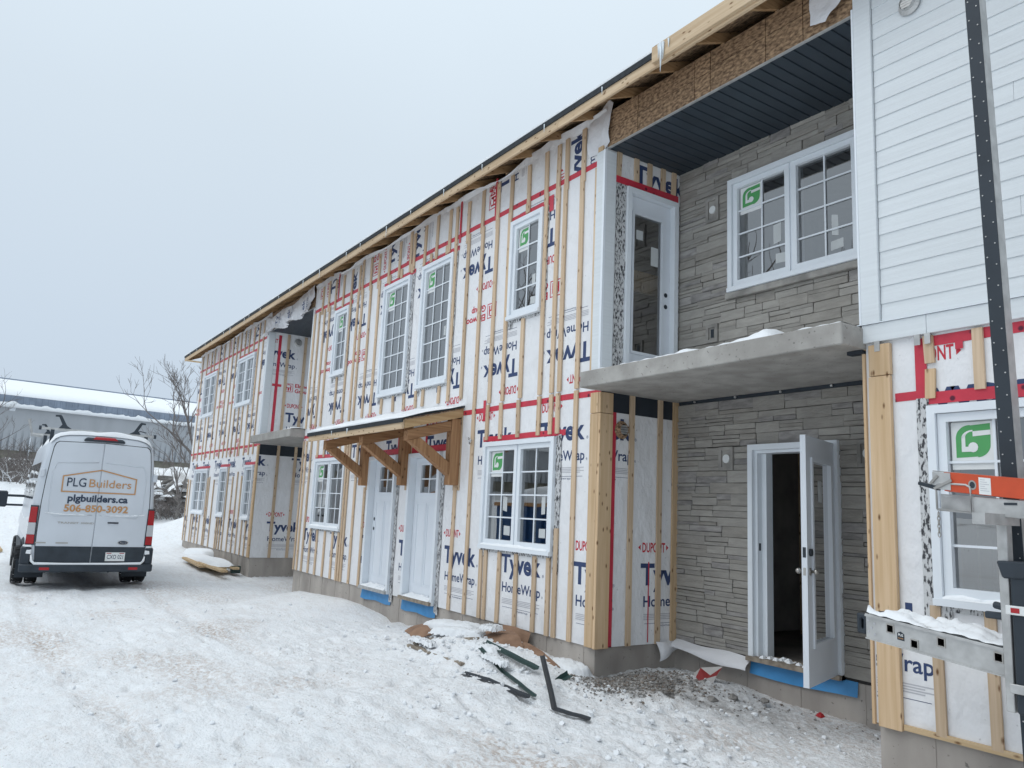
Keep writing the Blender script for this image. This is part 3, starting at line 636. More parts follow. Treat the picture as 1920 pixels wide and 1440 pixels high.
# upper balcony door, set in the recess side wall
F = Fxp(-6.15)
mb = MB(); y0, y1, z0, z1 = UD; mb.fbox(F, y0, y0+.06, -.12, .04, z0, z1); mb.fbox(F, y1-.06, y1, -.12, .04, z0, z1); mb.fbox(F, y0+.06, y1-.06, -.12, .04, z1-.06, z1)
d = mb.build('balcony_door', M['white'], B)
s0, s1, q0, q1 = y0+.062, y1-.062, z0+.03, z1-.062; g = (s0+.10, s1-.20, z0+.36, z1-.28)
g = (y0+.04, y0+.49, 3.36, 4.89)
g = (s0+.09, s1-.13, 3.33, 4.90)
mb = MB(); Fd = lambda u, n, z: F(u, n-.035, z); wall_cells(mb, Fd, s0, s1, q0, q1, [g], t=.045); mb.build('door_slab', M['door'], d, fix=False)
mb = MB(); mb.ring(Fd, g[0]-.025, g[1]+.025, g[2]-.025, g[3]+.025, .03, -.002, .014); mb.build('lite_frame', M['door'], d)
mb = MB(); mb.poly([Fd(g[0], -.02, g[2]), Fd(g[1], -.02, g[2]), Fd(g[1], -.02, g[3]), Fd(g[0], -.02, g[3])]); mb.build('pane', M['glass'], d, fix=False)
for yy, zz, ww, hh in ((g[0]+.06, 4.62, .10, .11), (g[1]-.15, 4.36, .11, .22)):
    mb = MB(); mb.poly([Fd(yy, -.018, zz), Fd(yy+ww, -.018, zz), Fd(yy+ww, -.018, zz+hh), Fd(yy, -.018, zz+hh)]); mb.build('sticker', M['sticker'], d, fix=False)
mb = MB(); mb.box(-6.34, -6.30, .25, 1.3, 4.06, 4.30); mb.build('brace_plank', M['lumber'], d)
for zz in (4.05, 3.915): mb = MB(); mb.tube([Fd(s1-.06, -.01, zz), Fd(s1-.06, .004, zz)], .026, 12); mb.build('lock_hole', M['rubber'], d)

# ground floor recess door, standing open
F = FB; a, b, z0, z1 = LD
mb = MB(); mb.fbox(F, a, a+.055, -.14, .06, z0, z1); mb.fbox(F, b-.055, b, -.14, .06, z0, z1); mb.fbox(F, a+.055, b-.055, -.14, .06, z1-.055, z1)
mb.fbox(F, a+.055, a+.085, -.14, .015, z0, z1-.055); mb.fbox(F, a+.086, b-.086, -.14, .015, z1-.085, z1-.056); mb.fbox(F, b-.085, b-.055, -.14, .015, z0, z1-.055)
d = mb.build('patio_door', M['white'], B)
mb = MB(); mb.fbox(F, a+.086, a+.14, -.145, -.05, z0+.02, z1-.086); mb.build('door_stop', M['white'], d)
mb = MB(); mb.fbox(F, a+.075, a+.0885, -.03, -.005, 1.29, 1.36); mb.build('strike_plate', M['rubber'], d)
mb = MB(); mb.fbox(F, a+.0, b, -.14, .10, z0-.0, z0+.04); mb.build('threshold', M['worn'], d)
rub = MB()
for k in range(26): u = random.uniform(a+.1, b-.1); s_ = random.uniform(.008, .03); n_ = random.uniform(-.08, .08); rub.hexa([F(u-s_, n_-s_, z0+.04), F(u+s_, n_-s_, z0+.04), F(u+s_, n_+s_, z0+.04), F(u-s_, n_+s_, z0+.04), F(u-s_*.5, n_-s_*.4, z0+.04+s_), F(u+s_*.6, n_-s_*.5, z0+.04+s_*.8), F(u+s_*.4, n_+s_*.5, z0+.04+s_*1.1), F(u-s_*.7, n_+s_*.6, z0+.04+s_*.7)])
rub.build('threshold_snow', M['snow'], d, kind='stuff')
for u0_, u1_ in ((a-.0, b+.12),):
    mb = MB(); k = 8
    for i in range(k):
        u, v = u0_+(u1_-u0_)*i/k, u0_+(u1_-u0_)*(i+1)/k; mb.poly([F(u, .012, z0+.005), F(v, .012, z0+.005), F(v, .03+.008*math.sin(7*v), z0-.13-.012*math.sin(5*v)), F(u, .03+.008*math.sin(7*u), z0-.13-.012*math.sin(5*u))])
    mb.build('blue_flashing', M['blue'], d, fix=False)
H = Vector((-4.195, 1.075, 0)); E_ = Vector((-3.945, .315, 0)); dl = (E_-H).normalized(); LW = (E_-H).length; nl = Vector((-dl.y, dl.x, 0)) if Vector((-dl.y, dl.x, 0)).x > 0 else Vector((dl.y, -dl.x, 0))
Fl = lambda u, n, z: tuple(H+dl*u+nl*n+Vector((0, 0, z)))
lz0, lz1 = .305, 2.285; g = (.15, LW-.15, .62, 2.08)
mb = MB(); wall_cells(mb, Fl, 0, LW, lz0, lz1, [g], t=.045)
for p in (((0, lz0), (LW, lz0)), ((0, lz1), (LW, lz1)), ((0, lz0), (0, lz1)), ((LW, lz0), (LW, lz1))): mb.poly([Fl(p[0][0], 0, p[0][1]), Fl(p[1][0], 0, p[1][1]), Fl(p[1][0], -.045, p[1][1]), Fl(p[0][0], -.045, p[0][1])])
mb.build('door_leaf', M['door'], d, fix=False)
for nn in (0, -.045):
    mb = MB(); sgn = 1 if nn == 0 else -1; mb.ring(Fl, g[0]-.03, g[1]+.03, g[2]-.03, g[3]+.03, .034, nn-.002*sgn, nn+.014*sgn); mb.build('lite_frame', M['door'], d)
mb = MB(); mb.poly([Fl(g[0], -.022, g[2]), Fl(g[1], -.022, g[2]), Fl(g[1], -.022, g[3]), Fl(g[0], -.022, g[3])]); mb.build('pane', M['glass'], d, fix=False)
knob(Fl, LW-.065, 1.19, 0, d, M['steel']); knob(lambda u, n, z: Fl(u, -.045-n, z), LW-.065, 1.19, 0, d, M['steel'])
mb = MB(); mb.tube([Fl(LW-.065, 0, 1.34), Fl(LW-.065, .02, 1.34)], .03, 12); mb.build('deadbolt', M['rubber'], d)
mb = MB(); mb.fbox(lambda u, n, z: Fl(LW+n, -u, z), .010, .035, 0, .002, 1.30, 1.38); mb.build('lock_plate', M['rubber'], d)
mb = MB(); mb.fbox(lambda u, n, z: Fl(LW+n, -u, z), .012, .033, 0, .002, 1.16, 1.22); mb.build('lock_plate', M['steel'], d)
mb = MB(); mb.poly([Fl(.32, -.020, 1.75), Fl(.42, -.020, 1.75), Fl(.42, -.020, 1.93), Fl(.32, -.020, 1.93)]); mb.build('sticker', M['sticker'], d, fix=False)
# studs and clutter inside the open door
for x in (-5.9, -5.45, -5.0, -4.55, -4.1, -3.7):
    mb = MB(); mb.box(x, x+.04, 2.9, 2.99, .30, 2.75); mb.build('stud', M['lumber'], B)
mb = MB(); mb.beam((-4.9, 2.0, .34), (-4.2, 2.3, .36), .25, .06); mb.beam((-4.75, 1.75, .32), (-4.1, 1.9, .32), .09, .04); mb.build('floor_offcut', M['lumberx'], B, kind='stuff')

# ---- red tape
def tape(F, u0, u1, z0, z1, parent, n=.003, seg=.5):
    mb = MB(); k = max(1, int((u1-u0)/seg)); us = np.linspace(u0, u1, k+1)
    w = [.004*math.sin(5.3*u+z0*9) for u in us]
    for i in range(k): mb.poly([F(us[i], n, z0+w[i]), F(us[i+1], n, z0+w[i+1]), F(us[i+1], n, z1+w[i+1]), F(us[i], n, z1+w[i])])
    return mb.build('red_tape', M['tape'], parent, fix=False)
tape(FA, -25.5, -18.25, 2.80, 2.865, WL); tape(FA, -15.25, -12.6, 2.80, 2.86, WM); tape(FA, -9.1, -6.15, 2.79, 2.855, WM)
tape(FA, -25.5, -18.27, 5.385, 5.45, WL); tape(FA, -15.25, -6.3, 5.37, 5.435, WM)
for k in ('LU1', 'LU2', 'MU1', 'MU2', 'MU3', 'MU4'): s = WIN[k]; tape(FA, s[0]-.05, s[1]+.12, s[3]+.005, s[3]+.075, WL if k[0] == 'L' else WM, n=.007, seg=.3)
for k in ('LL1', 'LL2', 'LL3', 'ML1', 'ML2'): s = WIN[k]; tape(FA, s[0]-.06, s[1]+.16, s[3]+.01, s[3]+.075, WL if k[0] == 'L' else WM, n=.007, seg=.3)
for a, b in DR.values(): tape(FA, a-.05, b+.1, 2.34, 2.43, WM, n=.007)
for u, z0, z1, w in ((-14.0, 5.43, 5.95, .05), (-9.35, 5.3, 5.97, .05), (-10.95, 5.43, 5.9, .04), (-8.42, 5.36, 5.95, .05), (-7.3, 5.43, 5.75, .03), (-8.46, 2.68, 2.95, .06), (-7.02, 2.45, 2.62, .10), (-7.2, 5.1, 5.3, .1), (-10.0, 2.43, 2.9, .06), (-10.9, 2.4, 2.72, .08)): tape(FA, u, u+w, z0, z1, WM, n=.0095)
tape(FA, -20.2, -20.13, 2.62, 2.95, WL, n=.0095)
F = Fxp(-6.15); tape(F, .145, .205, FND, 2.63, SWL, n=.012, seg=.1); tape(F, .12, 1.08, 5.17, 5.25, SWL, n=.012); tape(F, .70, .715, FND+.02, 1.1, SWL)
F = Fxp(-18.25); tape(F, .205, .275, 3.05, 5.46, SWF, seg=.1); tape(F, .14, .36, 4.22, 4.28, SWF, n=.007)
tape(FA, -2.99, -2.75, 2.43, 2.49, WR); tape(FA, -2.84, -2.76, 2.35, 2.85, WR, n=.006, seg=.1); tape(FA, -2.76, 2.2, 2.79, 2.86, WR, seg=.4); tape(FA, -2.77, -1.2, 2.39, 2.47, WR, n=.009, seg=.3); tape(FA, -2.565, -2.515, 2.745, 2.80, WR, n=.011, seg=.3)

# ---- house-wrap print
def clip2(mb, plan, holes=()):
    """cut a flat print to the sheet it is on; plan = [(point, normal)]"""
    bm = bmesh.new(); vs_ = [bm.verts.new(p) for p in mb.v]
    for f, mi in zip(mb.f, mb.mi):
        try: bm.faces.new([vs_[i] for i in f]).material_index = mi
        except ValueError: pass
    for co, no in plan: bmesh.ops.bisect_plane(bm, geom=bm.verts[:]+bm.edges[:]+bm.faces[:], plane_co=co, plane_no=no, clear_outer=True)
    for h in holes:
        if not bm.verts or max(v.co.x for v in bm.verts) < h[0] or min(v.co.x for v in bm.verts) > h[1] or max(v.co.z for v in bm.verts) < h[2] or min(v.co.z for v in bm.verts) > h[3]: continue
        for co, no in (((h[0], 0, 0), (1, 0, 0)), ((h[1], 0, 0), (1, 0, 0)), ((0, 0, h[2]), (0, 0, 1)), ((0, 0, h[3]), (0, 0, 1))): bmesh.ops.bisect_plane(bm, geom=bm.verts[:]+bm.edges[:]+bm.faces[:], plane_co=co, plane_no=no)
        dead = [f for f in bm.faces if h[0] < f.calc_center_median().x < h[1] and h[2] < f.calc_center_median().z < h[3]]
        bmesh.ops.delete(bm, geom=dead, context='FACES')
    bm.verts.index_update(); out = MB(); out.v = [tuple(v.co) for v in bm.verts]
    for f in bm.faces: out.f.append(tuple(v.index for v in f.verts)); out.mi.append(f.material_index)
    bm.free(); return out
wholes = {id(WL): [WIN[k][:4] for k in ('LU1', 'LU2', 'LL1', 'LL2', 'LL3')], id(WM): [WIN[k][:4] for k in ('MU1', 'MU2', 'MU3', 'MU4', 'ML1', 'ML2')]+[(a, b, .2, DZ[1]) for a, b in DR.values()], id(WR): [WIN['RW'][:4]]}
PM = [M['navy'], M['pred'], M['pgrey']]
def block(mb, G):
    put(mb, 'Tyvek', 0, 0, .205, .80, G, 0, bold=.034); put(mb, '®', .83, -.005, .03, .03, G, 0)
    put(mb, 'HomeWrap', .045, -.225, .105, .76, G, 0, bold=.016); put(mb, '®', .83, -.23, .025, .025, G, 0)
    put(mb, 'DUPONT', .02, .332, .094, .33, G, 1, bold=.022)
    mb.poly([G(-.04, .379), G(-.005, .35), G(-.005, .408)], 1); mb.poly([G(.40, .379), G(.365, .35), G(.365, .408)], 1)
    for k in range(4): mb.poly([G(.05, -.30-.017*k), G(.80-.06*(k % 2), -.30-.017*k), G(.80-.06*(k % 2), -.308-.017*k), G(.05, -.308-.017*k)], 2)
    put(mb, 'homewrap', .28, -.43, .022, .30, G, 0); mb.poly([G(.06, -.395), G(.78, -.395), G(.78, -.399), G(.06, -.399)], 0)
def elm(mb, G):
    put(mb, 'Elmwood', .26, .0, .085, .56, G, 1, bold=.03); put(mb, 'Group', .26, -.125, .085, .36, G, 1, bold=.03)
    i = 0; w, h, t = .215, .20, .012
    for p in (((0, 0), (w, 0), (w, t), (0, t)), ((0, h-t), (w, h-t), (w, h), (0, h)), ((0, t), (t, t), (t, h-t), (0, h-t)), ((w-t, t), (w, t), (w, h-t), (w-t, h-t))): mb.poly([G(a, b-.12) for a, b in p], 1)
    for p in (((.04, .03), (.065, .03), (.065, .15), (.04, .15)), ((.15, .03), (.175, .03), (.175, .15), (.15, .15)), ((.025, .15), (.108, .185), (.19, .15), (.108, .165)), ((.065, .085), (.15, .085), (.15, .105), (.065, .105)), ((.09, .03), (.125, .03), (.125, .085), (.09, .085))): mb.poly([G(a, b-.12) for a, b in p], 1)
def emit(F, kind, u, z, mode, clip, parent, n=.0015):
    if mode == 'up': G = lambda a, b: F(u+a, n, z+b)
    elif mode == 'flip': G = lambda a, b: F(u-a, n, z-b)
    else: G = lambda a, b: F(u-b, n, z+a)
    mb = MB(); (block if kind == 't' else elm)(mb, G)
    c0, c1, d0, d1 = clip; V3 = Vector
    du = (V3(F(1, 0, 0))-V3(F(0, 0, 0)))
    pl = [(V3(F(c0, 0, 0)), -du), (V3(F(c1, 0, 0)), du), (V3((0, 0, d0)), V3((0, 0, -1))), (V3((0, 0, d1)), V3((0, 0, 1)))]
    hs = [h for h in wholes.get(id(parent), []) if True]
    mb = clip2(mb, pl, hs)
    if mb.f: mb.build('wrap_lettering', PM, parent, fix=False)
for (wall, c0, c1) in ((WL, -25.5, -18.25), (WM, -15.25, -6.15)):
    lo = (c0, c1, FND+.01, 2.86); hi = (c0, c1, 2.86, 5.40); tp = (c0, c1, 5.40, 5.88)
    for k in range(16):
        for kind, u, z, mode, clip in (('t', -6.515-1.3815*k, .862, 'up', lo), ('t', -7.20-1.3815*k, 2.355, 'up', lo), ('t', -6.345-1.3775*k, 3.40, 'flip', hi), ('t', -7.03-1.3775*k, 4.88, 'flip', hi), ('e', -6.93-1.3775*k+.03, 4.11, 'flip', hi)):
            if c0-.9 < u < c1+.9: emit(FA, kind, u, z, mode, clip, wall)
    for kind, u, z in (('t', -6.59, 5.18), ('t', -8.12, 5.72), ('e', -8.50, 5.55), ('t', -10.62, 5.36), ('t', -11.52, 5.5), ('e', -12.30, 5.5), ('t', -13.12, 4.98), ('t', -14.20, 5.62), ('e', -14.9, 5.62), ('t', -19.3, 5.5), ('t', -20.4, 5.2), ('t', -21.5, 5.5), ('t', -22.9, 5.4), ('t', -24.0, 5.3)):
        if c0 < u < c1: emit(FA, kind, u, z, 'rot', tp, wall)
for wall, F in ((SWL, Fxp(-6.15)), (SWF, Fxp(-18.25))):
    lo = (0, RB, FND+.01, 2.63); hi = (0, RB, 3.0, 5.5); o = .595 if wall is SWL else .32
    emit(F, 't', o, .868, 'up', lo, wall); emit(F, 't', o-.95, 2.355, 'up', lo, wall); (emit(F, 't', -.62, .85, 'up', lo, wall) if wall is SWL else None); emit(F, 't', o+.45, 2.355, 'up', lo, wall)
    if wall is SWF: emit(F, 't', -.16, 4.93, 'up', hi, wall); emit(F, 'e', .43, 4.25, 'up', hi, wall); emit(F, 't', .52, 3.42, 'up', hi, wall)
    else: emit(F, 't', .40, 5.26, 'up', (0, RB, 5.17, 5.5), wall)
cr = (-3.19, 2.19, FND+.01, 2.85)
for k in range(5): emit(FA, 't', -3.60+1.38*k, .862, 'up', cr, WR); emit(FA, 't', -2.93+1.38*k, 2.355, 'up', (-2.765 if k == 0 else -3.19, 2.19, FND, 2.85), WR)

# ---- strapping
blk = {id(WL): [WIN[k] for k in ('LU1', 'LU2', 'LL1', 'LL2', 'LL3')], id(WM): [WIN[k] for k in ('MU1', 'MU2', 'MU3', 'MU4', 'ML1', 'ML2')]+[(a, b, .2, DZ[1]+.09) for a, b in DR.values()]+[(-12.4, -8.93, 1.86, 2.99)], id(WR): [WIN['RW']]}
BW = .033
def strap(F, u, z0, z1, parent, w=BW, t=.019, m='batten', name='strapping'):
    mb = MB(); lean = random.uniform(-.006, .006); e = random.uniform(0, .0015)
    mb.hexa([F(u-w-lean, .004+e, z0), F(u+w-lean, .004+e, z0), F(u+w-lean, .004+e+t, z0), F(u-w-lean, .004+e+t, z0), F(u-w+lean, .004+e, z1), F(u+w+lean, .004+e, z1), F(u+w+lean, .004+e+t, z1), F(u-w+lean, .004+e+t, z1)])
    return mb.build(name, M[m], parent)
def run(u, z0, z1, wall, cut=True):
    seg = [(z0, z1)]
    if cut:
        for b in blk[id(wall)]:
            if b[0]-.02 < u < b[1]+.02: seg = [iv for p, q in seg for iv in ((p, min(q, b[2]-.02)), (max(p, b[3]+.03), q)) if iv[1]-iv[0] > .08]
    for p, q in seg: strap(FA, u, p, q, wall)
for u in (-25.42, -25.13, -24.56, -24.30, -23.86, -23.48, -22.92, -22.74, -22.21, -21.50, -21.31, -21.07, -20.78, -20.30, -19.87, -19.48, -19.10, -18.75, -18.42): run(u, FND, 2.30+random.uniform(-.3, .3), WL)
for u in (-25.16, -24.59, -24.03, -23.64, -23.03, -22.53, -22.01, -21.58, -21.18, -20.81, -20.40, -20.02, -19.57, -19.15, -18.77): run(u, 2.62, 5.88+random.uniform(-.06, .04), WL)
for u in (-15.19, -15.02, -14.75, -14.39, -14.04, -13.65, -13.27, -13.0, -12.89, -12.78, -12.44, -12.03): run(u, FND, 2.75, WM)
for u in (-9.07, -8.68): run(u, FND, 2.95, WM)
for u in (-8.33, -8.22, -7.92, -7.56, -7.20, -6.94, -6.82): run(u, FND, 1.4, WM)
run(-6.55, FND, 2.88, WM)
for u in (-8.34, -8.03, -7.65, -7.23, -7.0, -6.87): run(u, 2.35, 2.88, WM)
for u in (-15.17, -14.91, -14.63, -14.36, -13.69, -13.285, -12.95, -12.76, -12.39, -12.04, -11.62, -11.18, -10.80, -10.40, -10.17, -9.68, -9.41, -9.05, -8.68, -8.32, -8.02, -7.63, -7.23, -7.0, -6.86, -6.55, -6.29):
    run(u, 2.90 if u > -9 else 3.0, 5.35, WM)
for u in (-14.78, -14.45, -14.09, -13.69, -13.29, -12.93, -12.79, -12.43, -12.09, -11.68, -11.28, -10.88, -10.76, -10.39, -10.01, -9.62, -9.42, -9.09, -8.71, -8.33, -8.01, -7.62, -7.25, -7.01, -6.85, -6.54):
    run(u, 5.27 if not any(b[0] < u < b[1] for b in blk[id(WM)]) else 5.23, 5.86+random.uniform(-.05, .05), WM)
for u in (-2.76, -2.43, -2.02, -1.6, -1.2, -.8, -.4, 0.0, .4, .8, 1.2, 1.6): run(u, FND+.02, 1.08, WR, False) if u < -1.3 else run(u, FND+.02, 2.85, WR)
for u in (-2.42, -2.05, -1.6): run(u, 2.46, 2.86, WR, False)
strap(FA, -2.735, 2.67, 2.86, WR); strap(FA, -2.735, 2.43, 2.63, WR, m='lumber')
mb = MB(); mb.box(-3.0, 2.1, -.022, -.003, FND, FND+.035); mb.build('bottom_strapping', M['lumberx'], WR)
F = Fxp(-6.15)
for u in (.421, .834): strap(F, u, FND, 2.84, SWL)
strap(F, 1.075, FND+.02, 2.84, SWL, w=.05, m='lumber')
for u in (.16, .42, .62, .83, 1.0): strap(F, u, 5.25, 5.52, SWL)
F = Fxp(-18.25)
for u in (.435, .847): strap(F, u, FND, 2.84, SWF); strap(F, u+.01, 3.0, 5.5, SWF)
mb = MB(); mb.poly([Fxp(-6.15)(.0, .002, 2.63), Fxp(-6.15)(RB, .002, 2.63), Fxp(-6.15)(RB, .002, 2.84), Fxp(-6.15)(0, .002, 2.84)]); mb.build('black_flashing', M['membrane'], SWL, fix=False)
mb = MB(); mb.poly([Fxp(-18.25)(.0, .002, 2.60), Fxp(-18.25)(RB, .002, 2.60), Fxp(-18.25)(RB, .002, 2.84), Fxp(-18.25)(0, .002, 2.84)]); mb.build('black_flashing', M['membrane'], SWF, fix=False)
# corner boards in bare lumber, below the slabs
for x, side in ((-6.15, 1), (-18.25, 1), (-15.25, -1), (-3.2, -1)):
    if x == -3.2:
        mb = MB(); mb.box(-3.165, -3.005, -.038, -.004, FND-.01, 2.62); mb.build('corner_board', M['lumber'], WR, bevel=.003)
        mb = MB(); mb.box(-3.160, -3.0, -.0385, -.004, 2.625, 2.85); mb.build('corner_board', M['lumber'], WR, bevel=.003)
        mb = MB(); mb.box(-3.222, -3.20, -.02, .16, FND-.01, 2.84); mb.build('corner_board', M['lumber'], WR, bevel=.003); continue
    if x == -15.25: continue
    wl = WM if x == -6.15 else WL; w = .125 if x == -6.15 else .10
    mb = MB(); mb.box(x-w, x+.002, -.04, -.004, FND, 2.60); mb.build('corner_board', M['lumber'], wl, bevel=.003)
    mb = MB(); mb.box(x-w, x+.0, -.041, -.004, 2.605, 2.82); mb.build('corner_board', M['lumber'], wl, bevel=.003)
    if x == -18.25: continue
    mb = MB(); mb.box(x+.004, x+.042, -.04, .135, FND-.005, 2.60); mb.build('corner_board', M['lumber'], wl, bevel=.003)
    mb = MB(); mb.box(x+.004, x+.041, -.04, .135, 2.605, 2.82); mb.build('corner_board', M['lumber'], wl, bevel=.003)
# white boxed posts beside the balconies
for x in (-6.15, -18.25):
    mb = MB(); mb.box(x-.125, x+.020, -.045, .120, 3.0, 5.50); mb.build('white_post', M['siding'], B, bevel=.004)
    mb = MB(); mb.box(x-.01, x+.0205, -.0465, -.02, 3.0, 5.50); mb.build('post_trim', M['white'], B)
    mb = MB(); mb.box(x-.11, x-.03, -.04, .02, 5.503, 5.56); mb.build('post_block', M['lumber'], B)
mb = MB(); mb.box(-15.262, -15.20, -.03, .12, 3.0, 5.48); mb.build('white_post', M['siding'], B, bevel=.004)
# vent sleeves on the side walls
def vent(F, u, z, parent, r=.062):
    mb = MB(); n = 18
    for k in range(n):
        a0, a1 = 2*math.pi*k/n, 2*math.pi*(k+1)/n
        for r0, r1, n0, n1 in ((r*1.55, r*1.05, .012, .03), (r*1.05, r*.98, .03, .06), (r*.98, r*.98, .06, -.02)):
            mb.poly([F(u+r0*math.cos(a0), n0, z+r0*math.sin(a0)), F(u+r0*math.cos(a1), n0, z+r0*math.sin(a1)), F(u+r1*math.cos(a1), n1, z+r1*math.sin(a1)), F(u+r1*math.cos(a0), n1, z+r1*math.sin(a0))])
    o = mb.build('vent_collar', M['osb'] if parent is SWL else M['alu'], parent, smooth=True, fix=False)
    for k in range(4): mb = MB(); zz = z+r*(-.6+.4*k); hw = math.sqrt(max(0, r*r*.9-(zz-z)**2)); mb.fbox(F, u-hw, u+hw, .035, .05, zz-.006, zz+.012); mb.build('vent_louvre', M['alu'], B)
    mb = MB(); mb.poly([F(u+r*math.cos(2*math.pi*k/n), .025, z+r*math.sin(2*math.pi*k/n)) for k in range(n)]); mb.build('vent_opening', M['rubber'], B, fix=False)
vent(Fxp(-6.15), .283, 2.452, SWL); vent(Fxp(-18.25), .67, 5.337, SWF); vent(lambda u, n, z: (u, -.02-n, z), -2.764, 5.345, WRU, .052)

# ---- balcony slabs
for x0, x1 in ((-6.14, -3.195), (-18.05, -15.22)):
    mb = MB(); mb.box(x0, x1, -.30, RB-.004, 2.83, 2.992); o = mb.build('balcony_slab', M['slab'], B, bevel=.008)
    mb = MB(); nxs = 90; xs_ = np.linspace(x0+.02, x1-.02, nxs); ys_ = np.array([-.29, -.265, -.22, -.1, .1, .5, 1.0])
    prof = np.array([0.0, .02, .030, .034, .03, .025, .02]); hh = np.clip(.5+fbm(xs_, xs_*0+x0, 2.2, 4, 3)*1.8, .05, 2.2); bumpy = 1+2.0*np.exp(-((xs_-(x1-.72))/.16)**2)*(0.6+.8*np.abs(fbm(xs_, xs_*0, 9, 3, 9)))+1.0*np.exp(-((xs_-(x1-1.55))/.07)**2)
    pts = [[(x, y, 2.993+p*hh[i]*(bumpy[i] if y < .2 else 1)+.004*math.sin(41*x+17*y)*(p > 0)) for y, p in zip(ys_, prof)] for i, x in enumerate(xs_)]
    k = len(ys_)
    for r in pts: mb.v += r
    for i in range(nxs-1):
        for j in range(k-1): mb.f.append((i*k+j, (i+1)*k+j, (i+1)*k+j+1, i*k+j+1)); mb.mi.append(0)
    mb.build('slab_snow', M['snow'], o, smooth=True)
    mb = MB(); mb.box(x0+.06, x1, RB-.055, RB-.03, 2.795, 2.828); mb.build('black_angle', M['rubber'], o)
    for x in np.arange(x0+.3, x1, .55): mb = MB(); mb.tube([(x, RB-.06, 2.812), (x, RB-.075, 2.812)], .012, 8); mb.build('anchor_bolt', M['alu'], o)
mb = MB(); mb.box(-3.32, -3.20, -.05, .02, 2.80, 2.826); mb.build('black_flashing', M['membrane'], B)
# ---- upper balcony ceilings
for x0, x1 in ((-6.148, -3.20), (-18.25, -15.25)):
    w = .1185; x = x0
    while x < x1-.01:
        e = min(x+w, x1); mb = MB()
        mb.extrude([(x+.004, .02, 5.535), (x+.004, .02, 5.520), (e-.018, .02, 5.520), (e-.012, .02, 5.530), (e-.001, .02, 5.530), (e-.001, .02, 5.545)], (0, RB-.03, 0)); mb.build('soffit_panel', M['black'], B); x = e
    mb = MB(); mb.box(x0, x1, 0.019, RB, 5.546, 5.96); mb.build('soffit_backing', M['membrane'], B)
    mb = MB(); mb.box(x0, x1, -.004, .019, 5.518, 5.532); mb.build('soffit_trim', M['alu'], B)
    us = [x0, x0+.47, x0+1.26, x0+1.46, x0+2.09, x0+2.47, x1]
    for k, (a, b) in enumerate(zip(us, us[1:])):
        zm = 5.745+(.03 if k > 2 else 0)
        mb = MB(); mb.box(a+.004, b-.004, .0, .018, 5.534, zm-.004); mb.build('osb_panel', M['osb'], B)
        mb = MB(); mb.box(a+.004, b-.004, .001+.002*(k % 2), .018, zm+.004, 5.95); mb.build('osb_panel', M['osb'], B)
# ---- loose sheets of house wrap over the headers
def sheet(name, pts_top, pts_bot, rows, amp, seed, cols=40, parent=None, y=-.05, mat_='wrap_loose', lean=0.0):
    """a hanging sheet between two outlines (x, z); waves give it depth"""
    mb = MB(); T = np.linspace(0, 1, cols); tx = np.array(pts_top, float); bx = np.array(pts_bot, float)
    ip = lambda A: (np.interp(T, np.linspace(0, 1, len(A)), A[:, 0]), np.interp(T, np.linspace(0, 1, len(A)), A[:, 1]))
    ax, az = ip(tx); cx_, cz = ip(bx)
    for r in range(rows+1):
        t = r/rows; xx = ax+(cx_-ax)*t; zz = az+(cz-az)*t
        yy = y-np.abs(fbm(xx*1.0, zz, 2.6, 4, seed))*amp*(.25+t)-lean*t
        mb.v += [(a, b, c) for a, b, c in zip(xx, yy, zz)]
    for r in range(rows):
        for c in range(cols-1): i = r*cols+c; mb.f.append((i, i+1, i+cols+1, i+cols)); mb.mi.append(0)
    return mb.build(name, M[mat_], parent, smooth=True, fix=False), mb
dr, _ = sheet('loose_wrap_sheet', [(-18.55, 5.93), (-18.2, 5.80), (-17.4, 5.88), (-16.6, 5.82), (-15.9, 5.93), (-15.25, 5.99)], [(-18.52, 5.36), (-18.15, 5.42), (-17.6, 5.47), (-17.0, 5.36), (-16.4, 5.43), (-15.8, 5.38), (-15.25, 5.46)], 14, .22, 3, 110, B, -.03)
for u, s_ in ((-15.55, 'ek'), (-16.5, 'ek'), (-17.35, 'Ty')):
    mb = MB(); put(mb, s_, 0, 0, .16, .22, lambda a, b: (u-b, -.135, 5.50+a), 0, bold=.02); mb.build('wrap_lettering', PM, dr, fix=False)
    mb = MB(); put(mb, 'Wrap', 0, 0, .08, .24, lambda a, b: (u+.18-b, -.135, 5.50+a), 0); mb.build('wrap_lettering', PM, dr, fix=False)
sheet('loose_wrap_sheet', [(-6.45, 5.97), (-6.25, 6.02), (-6.12, 6.08), (-6.06, 6.02)], [(-6.45, 5.52), (-6.27, 5.50), (-6.16, 5.53), (-6.10, 5.58)], 10, .07, 9, 18, B, -.012)
sheet('loose_wrap_sheet', [(-3.58, 6.08), (-3.4, 6.06), (-3.2, 6.08), (-2.9, 6.1), (-2.6, 6.1)], [(-3.56, 5.58), (-3.42, 5.55), (-3.22, 5.72), (-2.9, 5.80), (-2.6, 5.82)], 10, .10, 12, 26, B, -.05)
